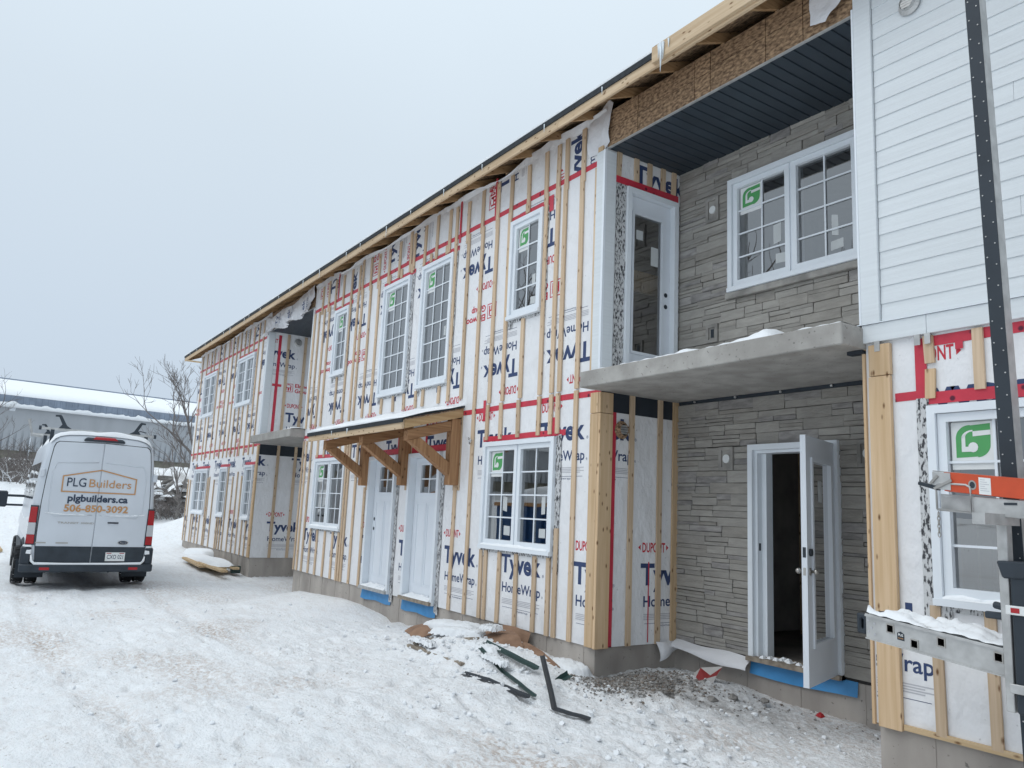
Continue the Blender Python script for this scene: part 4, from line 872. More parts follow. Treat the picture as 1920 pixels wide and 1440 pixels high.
# loose wrap at the foot of the stone
mb = MB(); nseg = 30
for i, x in enumerate(np.linspace(-6.10, -5.12, nseg)):
    t = i/(nseg-1); zt = .305-.02*t; dz = .05+.05*math.sin(math.pi*min(1, t*1.1)*.55); 
    for k in range(6): q = k/5; mb.v.append((x, RB-.035-.10*math.sin(q*math.pi*.55), zt-dz*q*1.2+.008*math.sin(9*x+q*4)))
for i in range(nseg-1):
    for k in range(5): a = i*6+k; mb.f.append((a, a+6, a+7, a+1)); mb.mi.append(0)
mb.build('loose_wrap_hem', M['wrap_loose'], SW, smooth=True)
mb = MB(); nseg = 16
for i, y in enumerate(np.linspace(.80, 1.10, nseg)):
    t = i/(nseg-1)
    for k in range(6): q = k/5; mb.v.append((-6.12+.07*math.sin(q*2.2)+.02*math.sin(t*6), y, .29-(.19-.12*t)*q))
for i in range(nseg-1):
    for k in range(5): a = i*6+k; mb.f.append((a, a+6, a+7, a+1)); mb.mi.append(0)
mb.build('loose_wrap_hem', M['wrap_loose'], SWL, smooth=True)

# ---- roof: trusses, fascia, sheathing, dark edge, snow
RF = thing('roof_group', '', 'roof') if False else None
SL = .42; EY = -.40; ridge = 5.0
rz = lambda y: 5.925+SL*(y-EY)
mb = MB(); x0, x1 = -25.86, 2.4
mb.extrude([(x0, EY-.01, rz(EY-.01)), (x0, ridge, rz(ridge)), (x0, 2*ridge-EY, rz(EY)), (x0, 2*ridge-EY, rz(EY)-.015), (x0, ridge, rz(ridge)-.015), (x0, EY-.01, rz(EY-.01)-.015)], (x1-x0, 0, 0))
RO = mb.build('roof', M['osb'], B)
mb = MB(); mb.extrude([(x0-.02, EY-.045, rz(EY)-.062), (x0-.02, EY-.032, rz(EY)-.062), (x0-.02, EY-.03, rz(EY-.03)+.001), (x0-.02, ridge, rz(ridge)+.002), (x0-.02, ridge, rz(ridge)+.02), (x0-.02, EY-.045, rz(EY-.045)+.02)], (x1-x0+.02, 0, 0)); mb.build('roof_edge', M['shingle'], RO)
# snow on the roof with a soft uneven lip
mb = MB(); xs_ = np.arange(x0, x1, .10); lip = fbm(xs_, xs_*0, 1.8, 4, 31)*.02; th = .035+np.abs(fbm(xs_, xs_*0+3, 1.1, 4, 7))*.03
for i, x in enumerate(xs_):
    e = EY-.05+lip[i]; t = th[i]
    mb.v += [(x, e+.01, rz(e)+.022), (x, e-.006, rz(e)+.024+t*.5), (x, e+.03, rz(e)+.03+t), (x, ridge, rz(ridge)+.03+t), (x, 2*ridge-EY, rz(EY)+.03+t)]
for i in range(len(xs_)-1):
    for k in range(4): a = i*5+k; mb.f.append((a, a+5, a+6, a+1)); mb.mi.append(0)
mb.build('roof_snow', M['snow'], RO, smooth=True)
bx = [-25.86, -21.7, -17.9, -14.3, -10.2, -6.5, -4.9]
for a, b in zip(bx, bx[1:]): mb = MB(); mb.box(a+.002, b-.001, EY-.03, EY, 5.765, 5.905); mb.build('fascia_board', M['fascia'], RO, bevel=.003)
mb = MB(); mb.box(-4.898, 2.4, EY-.03, EY, 5.765, 5.905); mb.build('fascia_board', M['fascia'], RO)
mb = MB(); mb.box(-4.99, 2.4, EY-.07, EY-.031, 5.79, 5.955); mb.build('fascia_board', M['fascia'], RO, bevel=.003)
mb = MB(); mb.beam((-25.84, EY, rz(EY)-.09), (-25.84, ridge, rz(ridge)-.09), .04, .14); mb.build('barge_board', M['lumber'], RO)
mb = MB(); mb.poly([(-25.82, EY+.001, 5.767), (-25.5, EY+.001, 5.767), (-25.5, 0.4, 5.767), (-25.82, .4, 5.767)]); mb.poly([(-25.82, EY+.002, 5.767), (-25.5, EY+.002, 5.767), (-25.5, EY+.002, 5.90), (-25.82, EY+.002, 5.90)]); mb.build('eave_soffit', M['lumberx'], RO, fix=False)
x = -25.3
TR = wood('truss_lumber', (0.50, 0.33, 0.18), (0.36, 0.22, 0.11), axis=1)
while x < 2.2:
    mb = MB(); mb.beam((x, EY+.002, rz(EY)-.075), (x, 1.6, rz(1.6)-.075), .038, .09); mb.build('rafter_tail', TR, RO)
    mb = MB(); mb.box(x-.019, x+.019, .02, .06, 5.95, rz(0)-.11); mb.build('truss_heel', M['lumber'], RO); x += .61
# dark sheet standing in for the shade of the open attic behind the trusses
mb = MB(); mb.box(-25.4, 2.2, .55, .60, 5.7, 6.25); mb.build('attic_shade_sheet', M['darkroom'], RO)
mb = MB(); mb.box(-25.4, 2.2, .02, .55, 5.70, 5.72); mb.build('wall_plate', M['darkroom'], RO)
for k in range(24):
    x = -25.0+k*.95+random.uniform(-.3, .3)+ (0 if k < 20 else .2)
    ln = random.uniform(.05, .13)*(1.0 if random.random() < .7 else 1.5)
    mb = MB(); mb.tube([(x, EY-.052, rz(EY)-.03), (x, EY-.053, rz(EY)-.03-ln*.5), (x, EY-.053, rz(EY)-.03-ln)], [.008, .005, .0015], 6); mb.build('icicle', M['ice'], RO, smooth=True)
mb = MB()
for x, ln, r in ((-4.86, .26, .016), (-4.83, .15, .011), (-4.89, .11, .009), (-4.76, .06, .008)): mb = MB(); mb.tube([(x, EY-.078, 5.93), (x+.005, EY-.082, 5.90-ln*.4), (x, EY-.082, 5.90-ln)], [r*1.3, r*.7, .002], 7); mb.build('icicle', M['ice'], RO, smooth=True)

# ---- timber canopy over the front doors
CX0, CX1, CY = -12.42, -8.965, -.86
CS = .27
cz = lambda y: 2.665+CS*(y-CY)
mb = MB(); mb.extrude([(CX0, CY-.01, cz(CY-.01)), (CX0, -.004, cz(0)), (CX0, -.004, cz(0)-.014), (CX0, CY-.01, cz(CY)-.017)], (CX1-CX0, 0, 0))
CA = mb.build('door_canopy', M['osb'], B, label='timber bracketed canopy over the two white front doors')
mb = MB(); mb.extrude([(CX0-.03, CY-.05, cz(CY)-.05), (CX0-.03, CY-.035, cz(CY)-.05), (CX0-.03, CY-.035, cz(CY-.03)+.002), (CX0-.03, -.005, cz(0)+.002), (CX0-.03, -.005, cz(0)+.022), (CX0-.03, CY-.05, cz(CY-.05)+.02)], (CX1-CX0+.06, 0, 0)); mb.build('canopy_roof_edge', M['shingle'], CA)
mb = MB(); mb.box(CX0, CX1-.002, CY-.032, CY, 2.535, 2.650); mb.build('canopy_fascia', M['fascia'], CA, bevel=.003)
for x in (CX0, CX1-.034):
    mb = MB(); mb.extrude([(x, CY+.002, cz(CY)-.125), (x, -.004, cz(0)-.125), (x, -.004, cz(0)-.016), (x, CY+.002, cz(CY)-.018)], (.034, 0, 0)); mb.build('canopy_rake_board', wood('spruce_rake', (0.60, 0.42, 0.23), (0.47, 0.30, 0.15), axis=1), CA)
mb = MB(); ys_ = np.linspace(CY-.055, -.006, 9); xs_ = np.linspace(CX0-.03, CX1+.02, 60)
for x in xs_:
    tk = .05+.02*float(fbm(np.array([x]), np.array([2.]), 1.2, 3, 5)[0]); edge = min(1, (CX1+.03-x)/1.6+.15)
    for j, y in enumerate(ys_):
        mb.v.append((x, y+.004*math.sin(13*x), cz(y)+.023+tk*edge*(0.3, .8, 1, 1.05, 1.1, 1.15, 1.2, 1.35, 1.5)[j]+.006*math.sin(7*x+9*y)))
k = len(ys_)
for i in range(len(xs_)-1):
    for j in range(k-1): mb.f.append((i*k+j, (i+1)*k+j, (i+1)*k+j+1, i*k+j+1)); mb.mi.append(0)
i0 = len(mb.v)
for i, x in enumerate(xs_): mb.v.append((x, CY-.045, cz(CY-.05)+.021))
for i in range(len(xs_)-1): mb.f.append((i0+i, i0+i+1, (i+1)*k, i*k)); mb.mi.append(0)
mb.build('canopy_snow', M['snow'], CA, smooth=True)
for x, ln in ((-11.35, .07), (-10.75, .08), (-10.72, .05)): mb = MB(); mb.tube([(x, CY-.052, cz(CY)-.02), (x, CY-.053, cz(CY)-.02-ln)], [.009, .002], 6); mb.build('icicle', M['ice'], CA)
for xc in (-9.055, -10.50, -11.93):
    w = .068; pt = 'timber'
    mb = MB(); mb.box(xc-w, xc+w, -.155, -.012, 1.866, cz(-.08)-.13); mb.build('post', M['timber'], CA, bevel=.006)
    mb = MB(); mb.box(xc-w-.012, xc+w+.02, -.011, -.001, 1.80, 2.80); mb.build('backing_board', M['batten'], CA)
    mb = MB(); s_ = .28; yt = -.79
    mb.extrude([(xc-w+.004, yt, 2.395), (xc-w+.004, -.16, 2.395+s_*.63), (xc-w+.004, -.16, 2.535+s_*.63), (xc-w+.004, yt, 2.532)], (2*w-.008, 0, 0)); mb.build('beam', M['timbery'], CA, bevel=.006)
    mb = MB(); mb.extrude([(xc-w+.008, -.158, 1.985), (xc-w+.008, -.158, 2.155), (xc-w+.008, -.60, 2.395+s_*.19-.002), (xc-w+.008, -.762, 2.395+s_*.028-.002)], (2*w-.016, 0, 0)); mb.build('brace', M['timber'], CA, bevel=.006)

# ---- white siding over the right-hand storey
SB = MB(); z = 3.018; k = 0
mb = MB(); mb.box(-3.205, -3.066, -.040, -.002, 3.012, 6.02); mb.build('white_corner_board', M['siding'], WRU, bevel=.003)
mb = MB(); mb.box(-3.223, -3.206, -.040, .10, 3.012, 5.55); mb.build('white_corner_board', M['white'], WRU, bevel=.003)
pat = [[2.2], [-1.1, 2.2], [2.2], [.4, 2.2], [-2.12, .9, 2.2], [2.2]]
while z < 6.0:
    a = -3.062
    for e in ([-2.26, 1.0, 2.2] if k == 1 else pat[(k*5+2) % 6]):
        if e <= a: continue
        mb = MB(); mb.extrude([(a+.001, -.006, z), (a+.001, -.020, z-.002), (a+.001, -.012, z+.14), (a+.001, -.005, z+.14)], (e-a-.002, 0, 0)); mb.build('siding_board', M['siding'], WRU); a = e
    z += .1295; k += 1
for a, b in ((-3.205, -2.735), (-2.733, .6), (.602, 2.2)): mb = MB(); mb.box(a, b, -.040, -.002, 2.872, 3.004); mb.build('white_trim_board', M['siding'], WRU, bevel=.003)
mb = MB(); mb.box(-3.235, 2.2, -.052, -.002, 3.0055, 3.011); mb.build('drip_cap', M['white'], WRU)
for x in (-3.09, -2.80, -2.73, -1.6): mb = MB(); mb.box(x-.02, x+.02, -.043, -.036, 2.80, 2.874); mb.build('trim_clip', M['alu'], WRU)

# ---- electrical whip on the wall beside the lower window
mb = MB(); mb.tube([(-8.72, -.02, 2.43), (-8.70, -.06, 2.47), (-8.66, -.07, 2.44), (-8.69, -.05, 2.40), (-8.64, -.06, 2.45)], .012, 6); mb.build('capped_cable', M['foil'], WM, smooth=True)
mb = MB(); mb.tube([(-12.05, -.02, 2.50), (-12.02, -.07, 2.55), (-11.97, -.08, 2.50), (-12.0, -.06, 2.44), (-11.95, -.05, 2.5)], .012, 6); mb.build('capped_cable', M['foil'], WM, smooth=True)

# ------------------------------------------------------------------ van
VX, VC = -16.0, -3.465
VZ = -.13
van = thing('cargo_van', 'white high roof cargo van with builder lettering parked beside the building, rear view', 'van', (VX-3, VC, VZ))
V = lambda l, s, z: (VX-l, VC+s, z)
M['van'] = mat('van_white_paint', (0.66, 0.70, 0.75), 0.28, var=0.05, vscale=1.4, spec=.5, lo=.3, hi=.7)
M['vblack'] = mat('van_black_plastic', (0.040, 0.052, 0.066), 0.6, var=0.15, vscale=5)
M['vglass'] = flat('van_dark_glass', (0.03, 0.035, 0.04), 0.12)
M['tyre'] = mat('tyre_rubber', (0.022, 0.024, 0.027), 0.85, var=0.2, vscale=20, bump=.4, bscale=40)
M['vred'] = flat('tail_lamp_red', (0.42, 0.02, 0.025), 0.15); M['vclear'] = flat('tail_lamp_clear', (0.55, 0.56, 0.58), 0.12)
M['vorange'] = flat('van_lettering_orange', (0.56, 0.30, 0.13), 0.4); M['vnavy'] = flat('van_lettering_navy', (0.03, 0.05, 0.09), 0.4); M['vseam'] = flat('door_seam', (0.05, 0.055, 0.06), 0.7)
half = [(.80, .30), (.955, .40), (.985, .62), (.99, .95), (.975, 1.35), (.945, 1.75), (.905, 2.10), (.865, 2.36), (.81, 2.47), (.72, 2.545), (.58, 2.585), (.3, 2.605), (0, 2.61)]
def sect(l, top, wsc=1.0, inset=0.0):
    pts = []
    for s, z in half:
        zz = .30+(z-.30)*(top-.30)/(2.61-.30)
        if zz > 1.0 and inset: pass
        pts.append((max(0, s*wsc-inset*(1 if z < 2.5 else .5)), zz-(inset if z > 2.4 else 0)))
    full = [(-s, z) for s, z in pts]+[(s, z) for s, z in pts[-2::-1]]
    return [V(l, s, z) for s, z in full]
mb = MB(); S = [(0.0, 2.61, 1, .055), (.03, 2.61, 1, .018), (.09, 2.61, 1, 0), (1.5, 2.62, 1, 0), (3.6, 2.62, 1, 0), (4.1, 2.55, .985, 0), (4.45, 2.30, .97, 0), (5.0, 1.62, .96, 0), (5.45, 1.35, .95, 0), (5.85, 1.15, .90, 0), (5.95, .95, .84, 0)]
k = 2*len(half)-1
for l, t, w, i_ in S: mb.v += sect(l, t, w, i_)
for a in range(len(S)-1):
    for q in range(k-1): mb.f.append((a*k+q, a*k+q+1, (a+1)*k+q+1, (a+1)*k+q)); mb.mi.append(0)
    mb.f.append((a*k+k-1, a*k, (a+1)*k, (a+1)*k+k-1)); mb.mi.append(0)
mb.f.append(tuple(range(k-1, -1, -1))); mb.mi.append(0); e = (len(S)-1)*k; mb.f.append(tuple(range(e, e+k))); mb.mi.append(0)
bd = mb.build('body', M['van'], van, smooth=True)
me_ = bd.data
try: me_.set_sharp_from_angle(angle=R(40))
except Exception: pass
# rear doors with a seam between them
def door_poly(sgn):
    seam = .02; o = [(.006, .325), (.845, .325), (.872, .62), (.875, .95), (.868, 1.35), (.845, 1.75), (.812, 2.12), (.785, 2.33), (.760, 2.395), (.715, 2.428), (.006, 2.452)]
    return [(sgn*s+seam, z) for s, z in o]
for sgn in (-1, 1):
    P_ = door_poly(sgn)
    mb = MB(); mb.extrude([V(.02, s, z) for s, z in P_], Vector((.036, 0, 0))); dd = mb.build('rear_door', M['van'], van, bevel=.006)
    mb = MB(); q = [(s+.012*(1 if s > .02 else -1)*(0 if abs(s-.02) < .02 else 1), z+(.012 if z > 2.3 else 0)) for s, z in P_]
    mb.extrude([V(.0, s, z) for s, z in q], Vector((.006, 0, 0))); mb.build('door_seam', M['vseam'], dd)
    # lower black cladding
    mb = MB(); c = [(.008, .326), (.85, .326), (.874, .606), (.008, .606)]; mb.extrude([V(-.012, sgn*s+.02, z) for s, z in c], Vector((.014, 0, 0))); mb.build('door_cladding', M['vblack'], dd, bevel=.004)
    # pressed panel outlines
    r_ = [(.06, 1.16), (.66, 1.12), (.76, 1.22), (.76, 1.9), (.70, 2.06), (.06, 2.10)]
    mb = MB(); mb.tube([V(-.0155, sgn*s+.02, z) for s, z in r_], .009, 6, caps=True); mb.build('pressed_crease', M['van'], dd, smooth=True)
    mb = MB(); hz = 1.87; s = sgn*.915+.02; mb.box(VX-.03, VX+.045, VC+s-.035, VC+s+.035, hz-.07, hz+.07); mb.build('door_hinge', M['van'], dd, bevel=.012)
    mb = MB(); n = 16
    for i in range(n):
        s0 = sgn*(.10+.70*i/n)+.02; s1 = sgn*(.10+.70*(i+1)/n)+.02; z0 = 1.145+.035*(i/n)**3; th = random.uniform(.008, .03)
        mb.hexa([V(-.017, s0, z0), V(-.017, s1, z0), V(-.008, s1, z0), V(-.008, s0, z0), V(-.030, s0, z0+.004), V(-.030, s1, z0+.004), V(-.010, s1, z0+th), V(-.010, s0, z0+th)])
    mb.build('ledge_snow', M['snow'], dd, kind='stuff')
mb = MB(); mb.box(VX+.018, VX+.040, VC+.22, VC+.405, 1.018, 1.046); mb.build('door_handle', M['vblack'], van, bevel=.01)
mb = MB(); mb.tube([V(-.02, .30, 1.045), V(-.024, .30, 1.045)], [.06, .05], 14); mb.build('handle_recess', M['van'], van)
# tail lamps wrap round the corners
for sgn in (-1, 1):
    lamp = [(.70, .62, 'vred'), (.755, .70, 'vred')]
    segs = [(.665, .80, 'vred'), (.80, 1.005, 'vclear'), (1.005, 1.255, 'vred')]
    mb = MB(); zz = [.645, .80, 1.005, 1.275]; A = [VC+.0+sgn*s for s in (.885, .889, .891, .893)]; Bq = [VC+sgn*s for s in (1.004, 1.006, 1.003, .992)]
    o = None
    for j in range(3):
        mb = MB(); a0, a1, b0, b1, z0, z1 = A[j], A[j+1], Bq[j], Bq[j+1], zz[j], zz[j+1]
        mb.hexa([(VX+.034, a0, z0), (VX+.004, b0, z0), (VX-.19, b0, z0), (VX-.1, a0, z0), (VX+.034, a1, z1), (VX+.006, b1, z1), (VX-.16, b1, z1), (VX-.1, a1, z1)])
        if j == 0: o = mb.build('tail_lamp', M['vred'], van, bevel=.008)
        else: mb.build('lamp_lens', M['vclear' if j == 1 else 'vred'], o, bevel=.008)
    mb = MB(); mb.hexa([(VX+.024, A[0]-sgn*.016, .625), (VX-.004, Bq[0]+sgn*.004, .625), (VX-.2, Bq[0], .625), (VX-.1, A[0], .625), (VX+.024, A[3]-sgn*.016, 1.30), (VX-.002, Bq[3]+sgn*.004, 1.30), (VX-.17, Bq[3], 1.30), (VX-.1, A[3], 1.30)]); mb.build('lamp_surround', M['vblack'], o)
# bumper, reflectors, snow on the step
mb = MB(); prof = [(-1.05, -.25), (-1.06, .02), (-1.02, .055), (-.90, .085), (.90, .085), (1.02, .055), (1.06, .02), (1.05, -.25)]
mb.extrude([V(-p[1], p[0], .165) for p in prof], Vector((0, 0, .135))); BU = mb.build('rear_bumper', M['vblack'], van, bevel=.02)
for sgn in (-1, 1):
    mb = MB(); mb.extrude([V(-p, sgn*s, .29) for s, p in ((.905, .04), (1.01, .02), (1.055, -.04), (1.05, -.30), (.97, -.30), (.90, -.1))], Vector((0, 0, .30))); mb.build('bumper_corner', M['vblack'], van, bevel=.02)
    mb = MB(); mb.extrude([V(-p, sgn*s, .59) for s, p in ((.905, .045), (1.0, .02), (1.04, -.04), (1.02, -.12), (.91, -.08))], Vector((0, 0, random.uniform(.03, .05)))); mb.build('corner_snow', M['snow'], van, bevel=.012)
    mb = MB(); mb.hexa([(VX+.05, VC+sgn*.90, .46), (VX+.02, VC+sgn*1.0, .46), (VX-.05, VC+sgn*1.0, .46), (VX-.02, VC+sgn*.90, .46), (VX+.045, VC+sgn*.90, .56), (VX+.02, VC+sgn*1.0, .56), (VX-.05, VC+sgn*1.0, .56), (VX-.02, VC+sgn*.90, .56)]); mb.build('corner_snow', M['snow'], van, bevel=.02)
    mb = MB(); mb.box(VX+.080, VX+.092, VC+sgn*.70-.075+.02, VC+sgn*.70+.075+.02, .205, .25); mb.build('reflector', M['vred'], van)
mb = MB(); mb.tube([V(-.04, -.90, .46), V(-.05, -.885, .36), V(-.055, -.84, .312), V(-.055, -.4, .305), V(-.055, .4, .305), V(-.055, .84, .312), V(-.05, .885, .36), V(-.04, .90, .44)], [.012, .022, .026, .02, .022, .026, .022, .012], 7); mb.build('bumper_snow', M['snow'], van, smooth=True)
# high brake lamp
mb = MB(); mb.hexa([V(-.045, -.33, 2.475), V(-.045, .36, 2.475), V(.05, .37, 2.475), V(.05, -.34, 2.475), V(-.045, -.30, 2.535), V(-.045, .33, 2.535), V(.08, .30, 2.56), V(.08, -.26, 2.56)]); HB = mb.build('brake_lamp_pod', M['vblack'], van, bevel=.02)
mb = MB(); mb.hexa([V(-.049, -.19, 2.510), V(-.049, .23, 2.510), V(-.03, .23, 2.510), V(-.03, -.19, 2.510), V(-.049, -.14, 2.545), V(-.049, .18, 2.545), V(-.02, .18, 2.562), V(-.02, -.14, 2.562)]); mb.build('brake_lamp', M['vred'], HB)
# roof snow
mb = MB(); L_ = [.0, .02, .06, .2, .6, 1.2, 2.0, 3.0, 3.7, 4.1]; ss = np.linspace(-.84, .84, 25)
for l in L_:
    for s in ss:
        zt = np.interp(abs(s), [0, .3, .58, .72, .81, .86], [2.61, 2.605, 2.585, 2.545, 2.47, 2.38]); zt = zt-(.05 if l > 4 else 0)-(.03 if l == 0 else 0)
        h = .050+.012*math.sin(5*s+3*l)+.010*math.sin(11*s-7*l); h *= (0 if abs(s) > .83 else 1)*(.25 if l == 0 else .8 if l == .02 else 1); mb.v.append(V(l, s, zt+h+.002))
k = len(ss)
for a in range(len(L_)-1):
    for q in range(k-1): mb.f.append((a*k+q, a*k+q+1, (a+1)*k+q+1, (a+1)*k+q)); mb.mi.append(0)
i0 = len(mb.v); mb.v += [V(-.004, s, float(np.interp(abs(s), [0, .3, .58, .72, .81, .86], [2.585, 2.58, 2.56, 2.52, 2.45, 2.36]))) for s in ss]
for q in range(k-1): mb.f.append((i0+q, i0+q+1, q+1, q)); mb.mi.append(0)
mb.build('roof_snow', M['snow'], van, smooth=True)
# dark side glazing with wind-blown snow
for l0, l1 in ((.35, 1.75), (1.85, 3.2), (3.35, 4.2)):
    mb = MB(); mb.poly([V(l0, -.976, 1.40), V(l1, -.976, 1.40), V(l1-.02, -.917, 2.06), V(l0+.02, -.917, 2.06)]); w_ = mb.build('side_glass', M['vglass'], van, fix=False)
    for q in range(3):
        z = 1.5+.17*q+random.uniform(-.04, .04); s = -.985+(z-1.35)*.085; mb = MB()
        mb.extrude([V(l0+.1, s-.008, z), V((l0+l1)/2, s-.012, z+.05), V(l1-.1, s-.008, z+.02), V(l1-.15, s-.005, z+.05), V((l0+l1)/2, s-.005, z+.08), V(l0+.1, s-.004, z+.03)], Vector((0, .012, 0))); mb.build('glass_snow', M['snow'], van)
mb = MB(); mb.extrude([V(.25, -.99, .70), V(2.6, -.99, .76), V(4.2, -.99, .9), V(3.6, -.985, 1.12), V(2.0, -.985, 1.02), V(.3, -.985, 1.10)], Vector((0, -.014, 0))); mb.build('side_snow', M['snow'], van, bevel=.004)
for sgn in (-1, 1):
    mb = MB(); mb.extrude([V(1.75, sgn*.965, .34), V(3.9, sgn*.965, .34), V(3.9, sgn*.985, .6), V(1.75, sgn*.985, .6)], Vector((0, sgn*.025, 0))); mb.build('side_cladding', M['vblack'], van, bevel=.008)
# wheels: doubled at the back
def wheel(l, s, dual):
    r, w = .345, .19; ss_ = (s, s-math.copysign(.215, s)) if dual else (s,)
    root_ = None
    for q in ss_:
        mb = MB(); zc = VZ+r+.0; prof = [(-w/2, r*.62), (-w/2, r*.90), (-w/2+.02, r*.985), (-w/2+.05, r), (-.008, r), (-.006, r-.012), (.006, r-.012), (.008, r), (w/2-.05, r), (w/2-.02, r*.985), (w/2, r*.90), (w/2, r*.62)]
        n = 40
        for k_ in range(n):
            a0, a1 = 2*math.pi*k_/n, 2*math.pi*(k_+1)/n
            for (p, ra), (p2, rb) in zip(prof, prof[1:]):
                tr_ = (1.0 if k_ % 2 else .978) if ra >= r*.98 else 1; tb = (1.0 if k_ % 2 else .978) if rb >= r*.98 else 1
                mb.poly([V(l+ra*tr_*math.cos(a0), q+p, zc+ra*tr_*math.sin(a0)), V(l+ra*tr_*math.cos(a1), q+p, zc+ra*tr_*math.sin(a1)), V(l+rb*tb*math.cos(a1), q+p2, zc+rb*tb*math.sin(a1)), V(l+rb*tb*math.cos(a0), q+p2, zc+rb*tb*math.sin(a0))])
        if root_ is None: root_ = mb.build('wheel', M['tyre'], van, fix=False)
        else: mb.build('inner_tyre', M['tyre'], root_, fix=False)
    mb = MB(); sg = math.copysign(1, s); mb.tube([V(l, s-sg*.06, zc), V(l, s+sg*.05, zc), V(l, s+sg*.09, zc)], [.215, .215, .12], 20); mb.build('rim', M['alu'], root_, smooth=False)
for s in (-1.02, 1.0): wheel(1.05, s, True)
for s in (-.93, .93): wheel(4.75, s, False)
mb = MB(); mb.box(VX-5.6, VX-.35, VC-.62, VC+.62, .16, .32); mb.tube([V(1.05, -.85, .22), V(1.05, .85, .22)], .07, 10); mb.tube([V(.15, .35, .17), V(2.5, .35, .2)], .035, 8); mb.box(VX-.5, VX-.38, VC-.98, VC-.62, .12, .32); mb.build('chassis', M['rubber'], van, kind='stuff')
for s in (-.86, .86): mb = MB(); mb.box(VX-.64, VX-.625, VC+s-.22, VC+s+.22, .02, .34); mb.build('mud_flap', M['rubber'], van)
for sgn in (-1, 1):      # arches
    mb = MB(); pts = [V(1.05+.46*math.cos(R(a)), sgn*.985, VZ+.345+.46*math.sin(R(a))) for a in range(0, 181, 15)]; mb.tube(pts, .035, 6); mb.build('wheel_arch', M['vblack'], van, smooth=True)
# door mirrors on long arms
for sgn in (-1, 1):
    mb = MB(); mb.box(VX-4.62, VX-4.46, VC+sgn*1.36-.11, VC+sgn*1.36+.11, 1.17, 1.52); o = mb.build('door_mirror', M['vblack'], van, bevel=.03)
    mb = MB(); mb.tube([V(4.5, sgn*.93, 1.42), V(4.5, sgn*1.28, 1.42)], .028, 8); mb.build('mirror_arm', M['vblack'], o)
    mb = MB(); mb.tube([V(4.5, sgn*.93, 1.22), V(4.5, sgn*1.28, 1.22)], .024, 8); mb.build('mirror_arm', M['vblack'], o)
# ladder rack
mb = MB(); mb.box(VX-.62, VX-.56, VC-.99, VC+.93, 2.665, 2.705); RK = mb.build('roof_rack_bar', M['alu'], van)
mb = MB(); mb.box(VX-2.62, VX-2.56, VC-.99, VC+.93, 2.665, 2.705); mb.build('roof_rack_bar', M['alu'], van)
for l in (.59, 2.59):
    for s in (-.80, .78): mb = MB(); mb.box(VX-l-.04, VX-l+.04, VC+s-.03, VC+s+.03, 2.42, 2.67); mb.build('rack_foot', M['vblack'], van)
def hook(l, s, sgn, k=1.0):
    o = [(-.11, 0), (.10, 0), (.02, .05), (-.075, .22), (-.10, .245), (-.185, .235), (-.185, .205), (-.125, .205), (-.06, .07)]
    mb = MB(); mb.extrude([V(l, s+sgn*a*k, 2.705+b*k) for a, b in o], Vector((.02, 0, 0))); mb.build('rack_hook', M['vblack'], van)
hook(.56, -.60, 1); hook(.56, .57, -1, .95); hook(2.56, -.74, 1, .8)
for s in (-1.0, .94): mb = MB(); mb.tube([V(.59, s-.02, 2.69), V(.59, s+.02, 2.69)], .04, 12); mb.build('bar_end', M['vblack'], van)
mb = MB(); mb.tube([V(1.0, -1.02, 2.55), V(1.0, -1.10, 2.60), V(1.0, -1.16, 2.80)], .022, 8); mb.tube([V(1.0, -.92, 2.56), V(1.0, -1.12, 2.58)], .03, 8); mb.tube([V(1.0, -1.16, 2.80), V(1.0, -1.17, 2.86)], .026, 8); mb.build('rack_handle', M['alu'], van)
mb = MB(); mb.tube([V(.59, .60, 2.75), V(.59, .68, 2.77), V(.59, .78, 2.75)], .010, 6); mb.build('rack_strap', M['vblack'], van)
# lettering on the rear doors
G = lambda a, b: (VX+.0245, VC+a, b)
def vtext(s_, y0, y1, z, cap, m_, bold, name='rear_lettering'):
    mb = MB(); put(mb, s_, y0-VC, z, cap, y1-y0, G, 0, bold=bold); mb.build(name, m_, van, fix=False)
vtext('PLG', -3.965, -3.665, 1.655, .150, M['vnavy'], .004); vtext('Builders', -3.615, -2.925, 1.655, .140, M['vorange'], .004)
vtext('plgbuilders.ca', -3.925, -2.955, 1.395, .115, M['vnavy'], .03); vtext('506-850-3092', -3.965, -2.93, 1.215, .115, M['vorange'], .028)
vtext('TRANSIT', -4.035, -3.70, 1.000, .030, M['steel'], .02, 'chrome_badge'); vtext('350HD', -3.67, -3.46, 1.000, .030, M['steel'], .02, 'chrome_badge')
mb = MB(); pts = [(-4.035, 1.555), (-2.850, 1.515), (-2.850, 1.855), (-3.432, 1.985), (-4.035, 1.865)]; t = .011
pts = [(-4.035, 1.56), (-2.85, 1.56), (-2.85, 1.83), (-3.44, 1.965), (-4.035, 1.83)]
for i in range(5):
    a, b = Vector(pts[i]), Vector(pts[(i+1) % 5]); n_ = (b-a).normalized(); n_ = Vector((-n_.y, n_.x))*t; ex = (b-a).normalized()*t
    mb.poly([(VX+.0245+.0002*i, *(a-n_-ex)), (VX+.0245+.0002*i, *(b-n_+ex)), (VX+.0245+.0002*i, *(b+n_+ex)), (VX+.0245+.0002*i, *(a+n_-ex))])
mb.build('house_outline', M['vorange'], van, fix=False)
mb = MB(); mb.poly([(VX+.026, -2.951+.085*math.cos(2*math.pi*k/24), .682+.034*math.sin(2*math.pi*k/24)) for k in range(24)]); o = mb.build('oval_badge', M['vnavy'], van, fix=False)
mb = MB(); n = 24
for k in range(n):
    c = lambda r, q: (VX+.027, -2.951+.085*r*math.cos(2*math.pi*q/n), .682+.034*r*math.sin(2*math.pi*q/n)); mb.poly([c(1.06, k), c(1.06, k+1), c(.9, k+1), c(.9, k)])
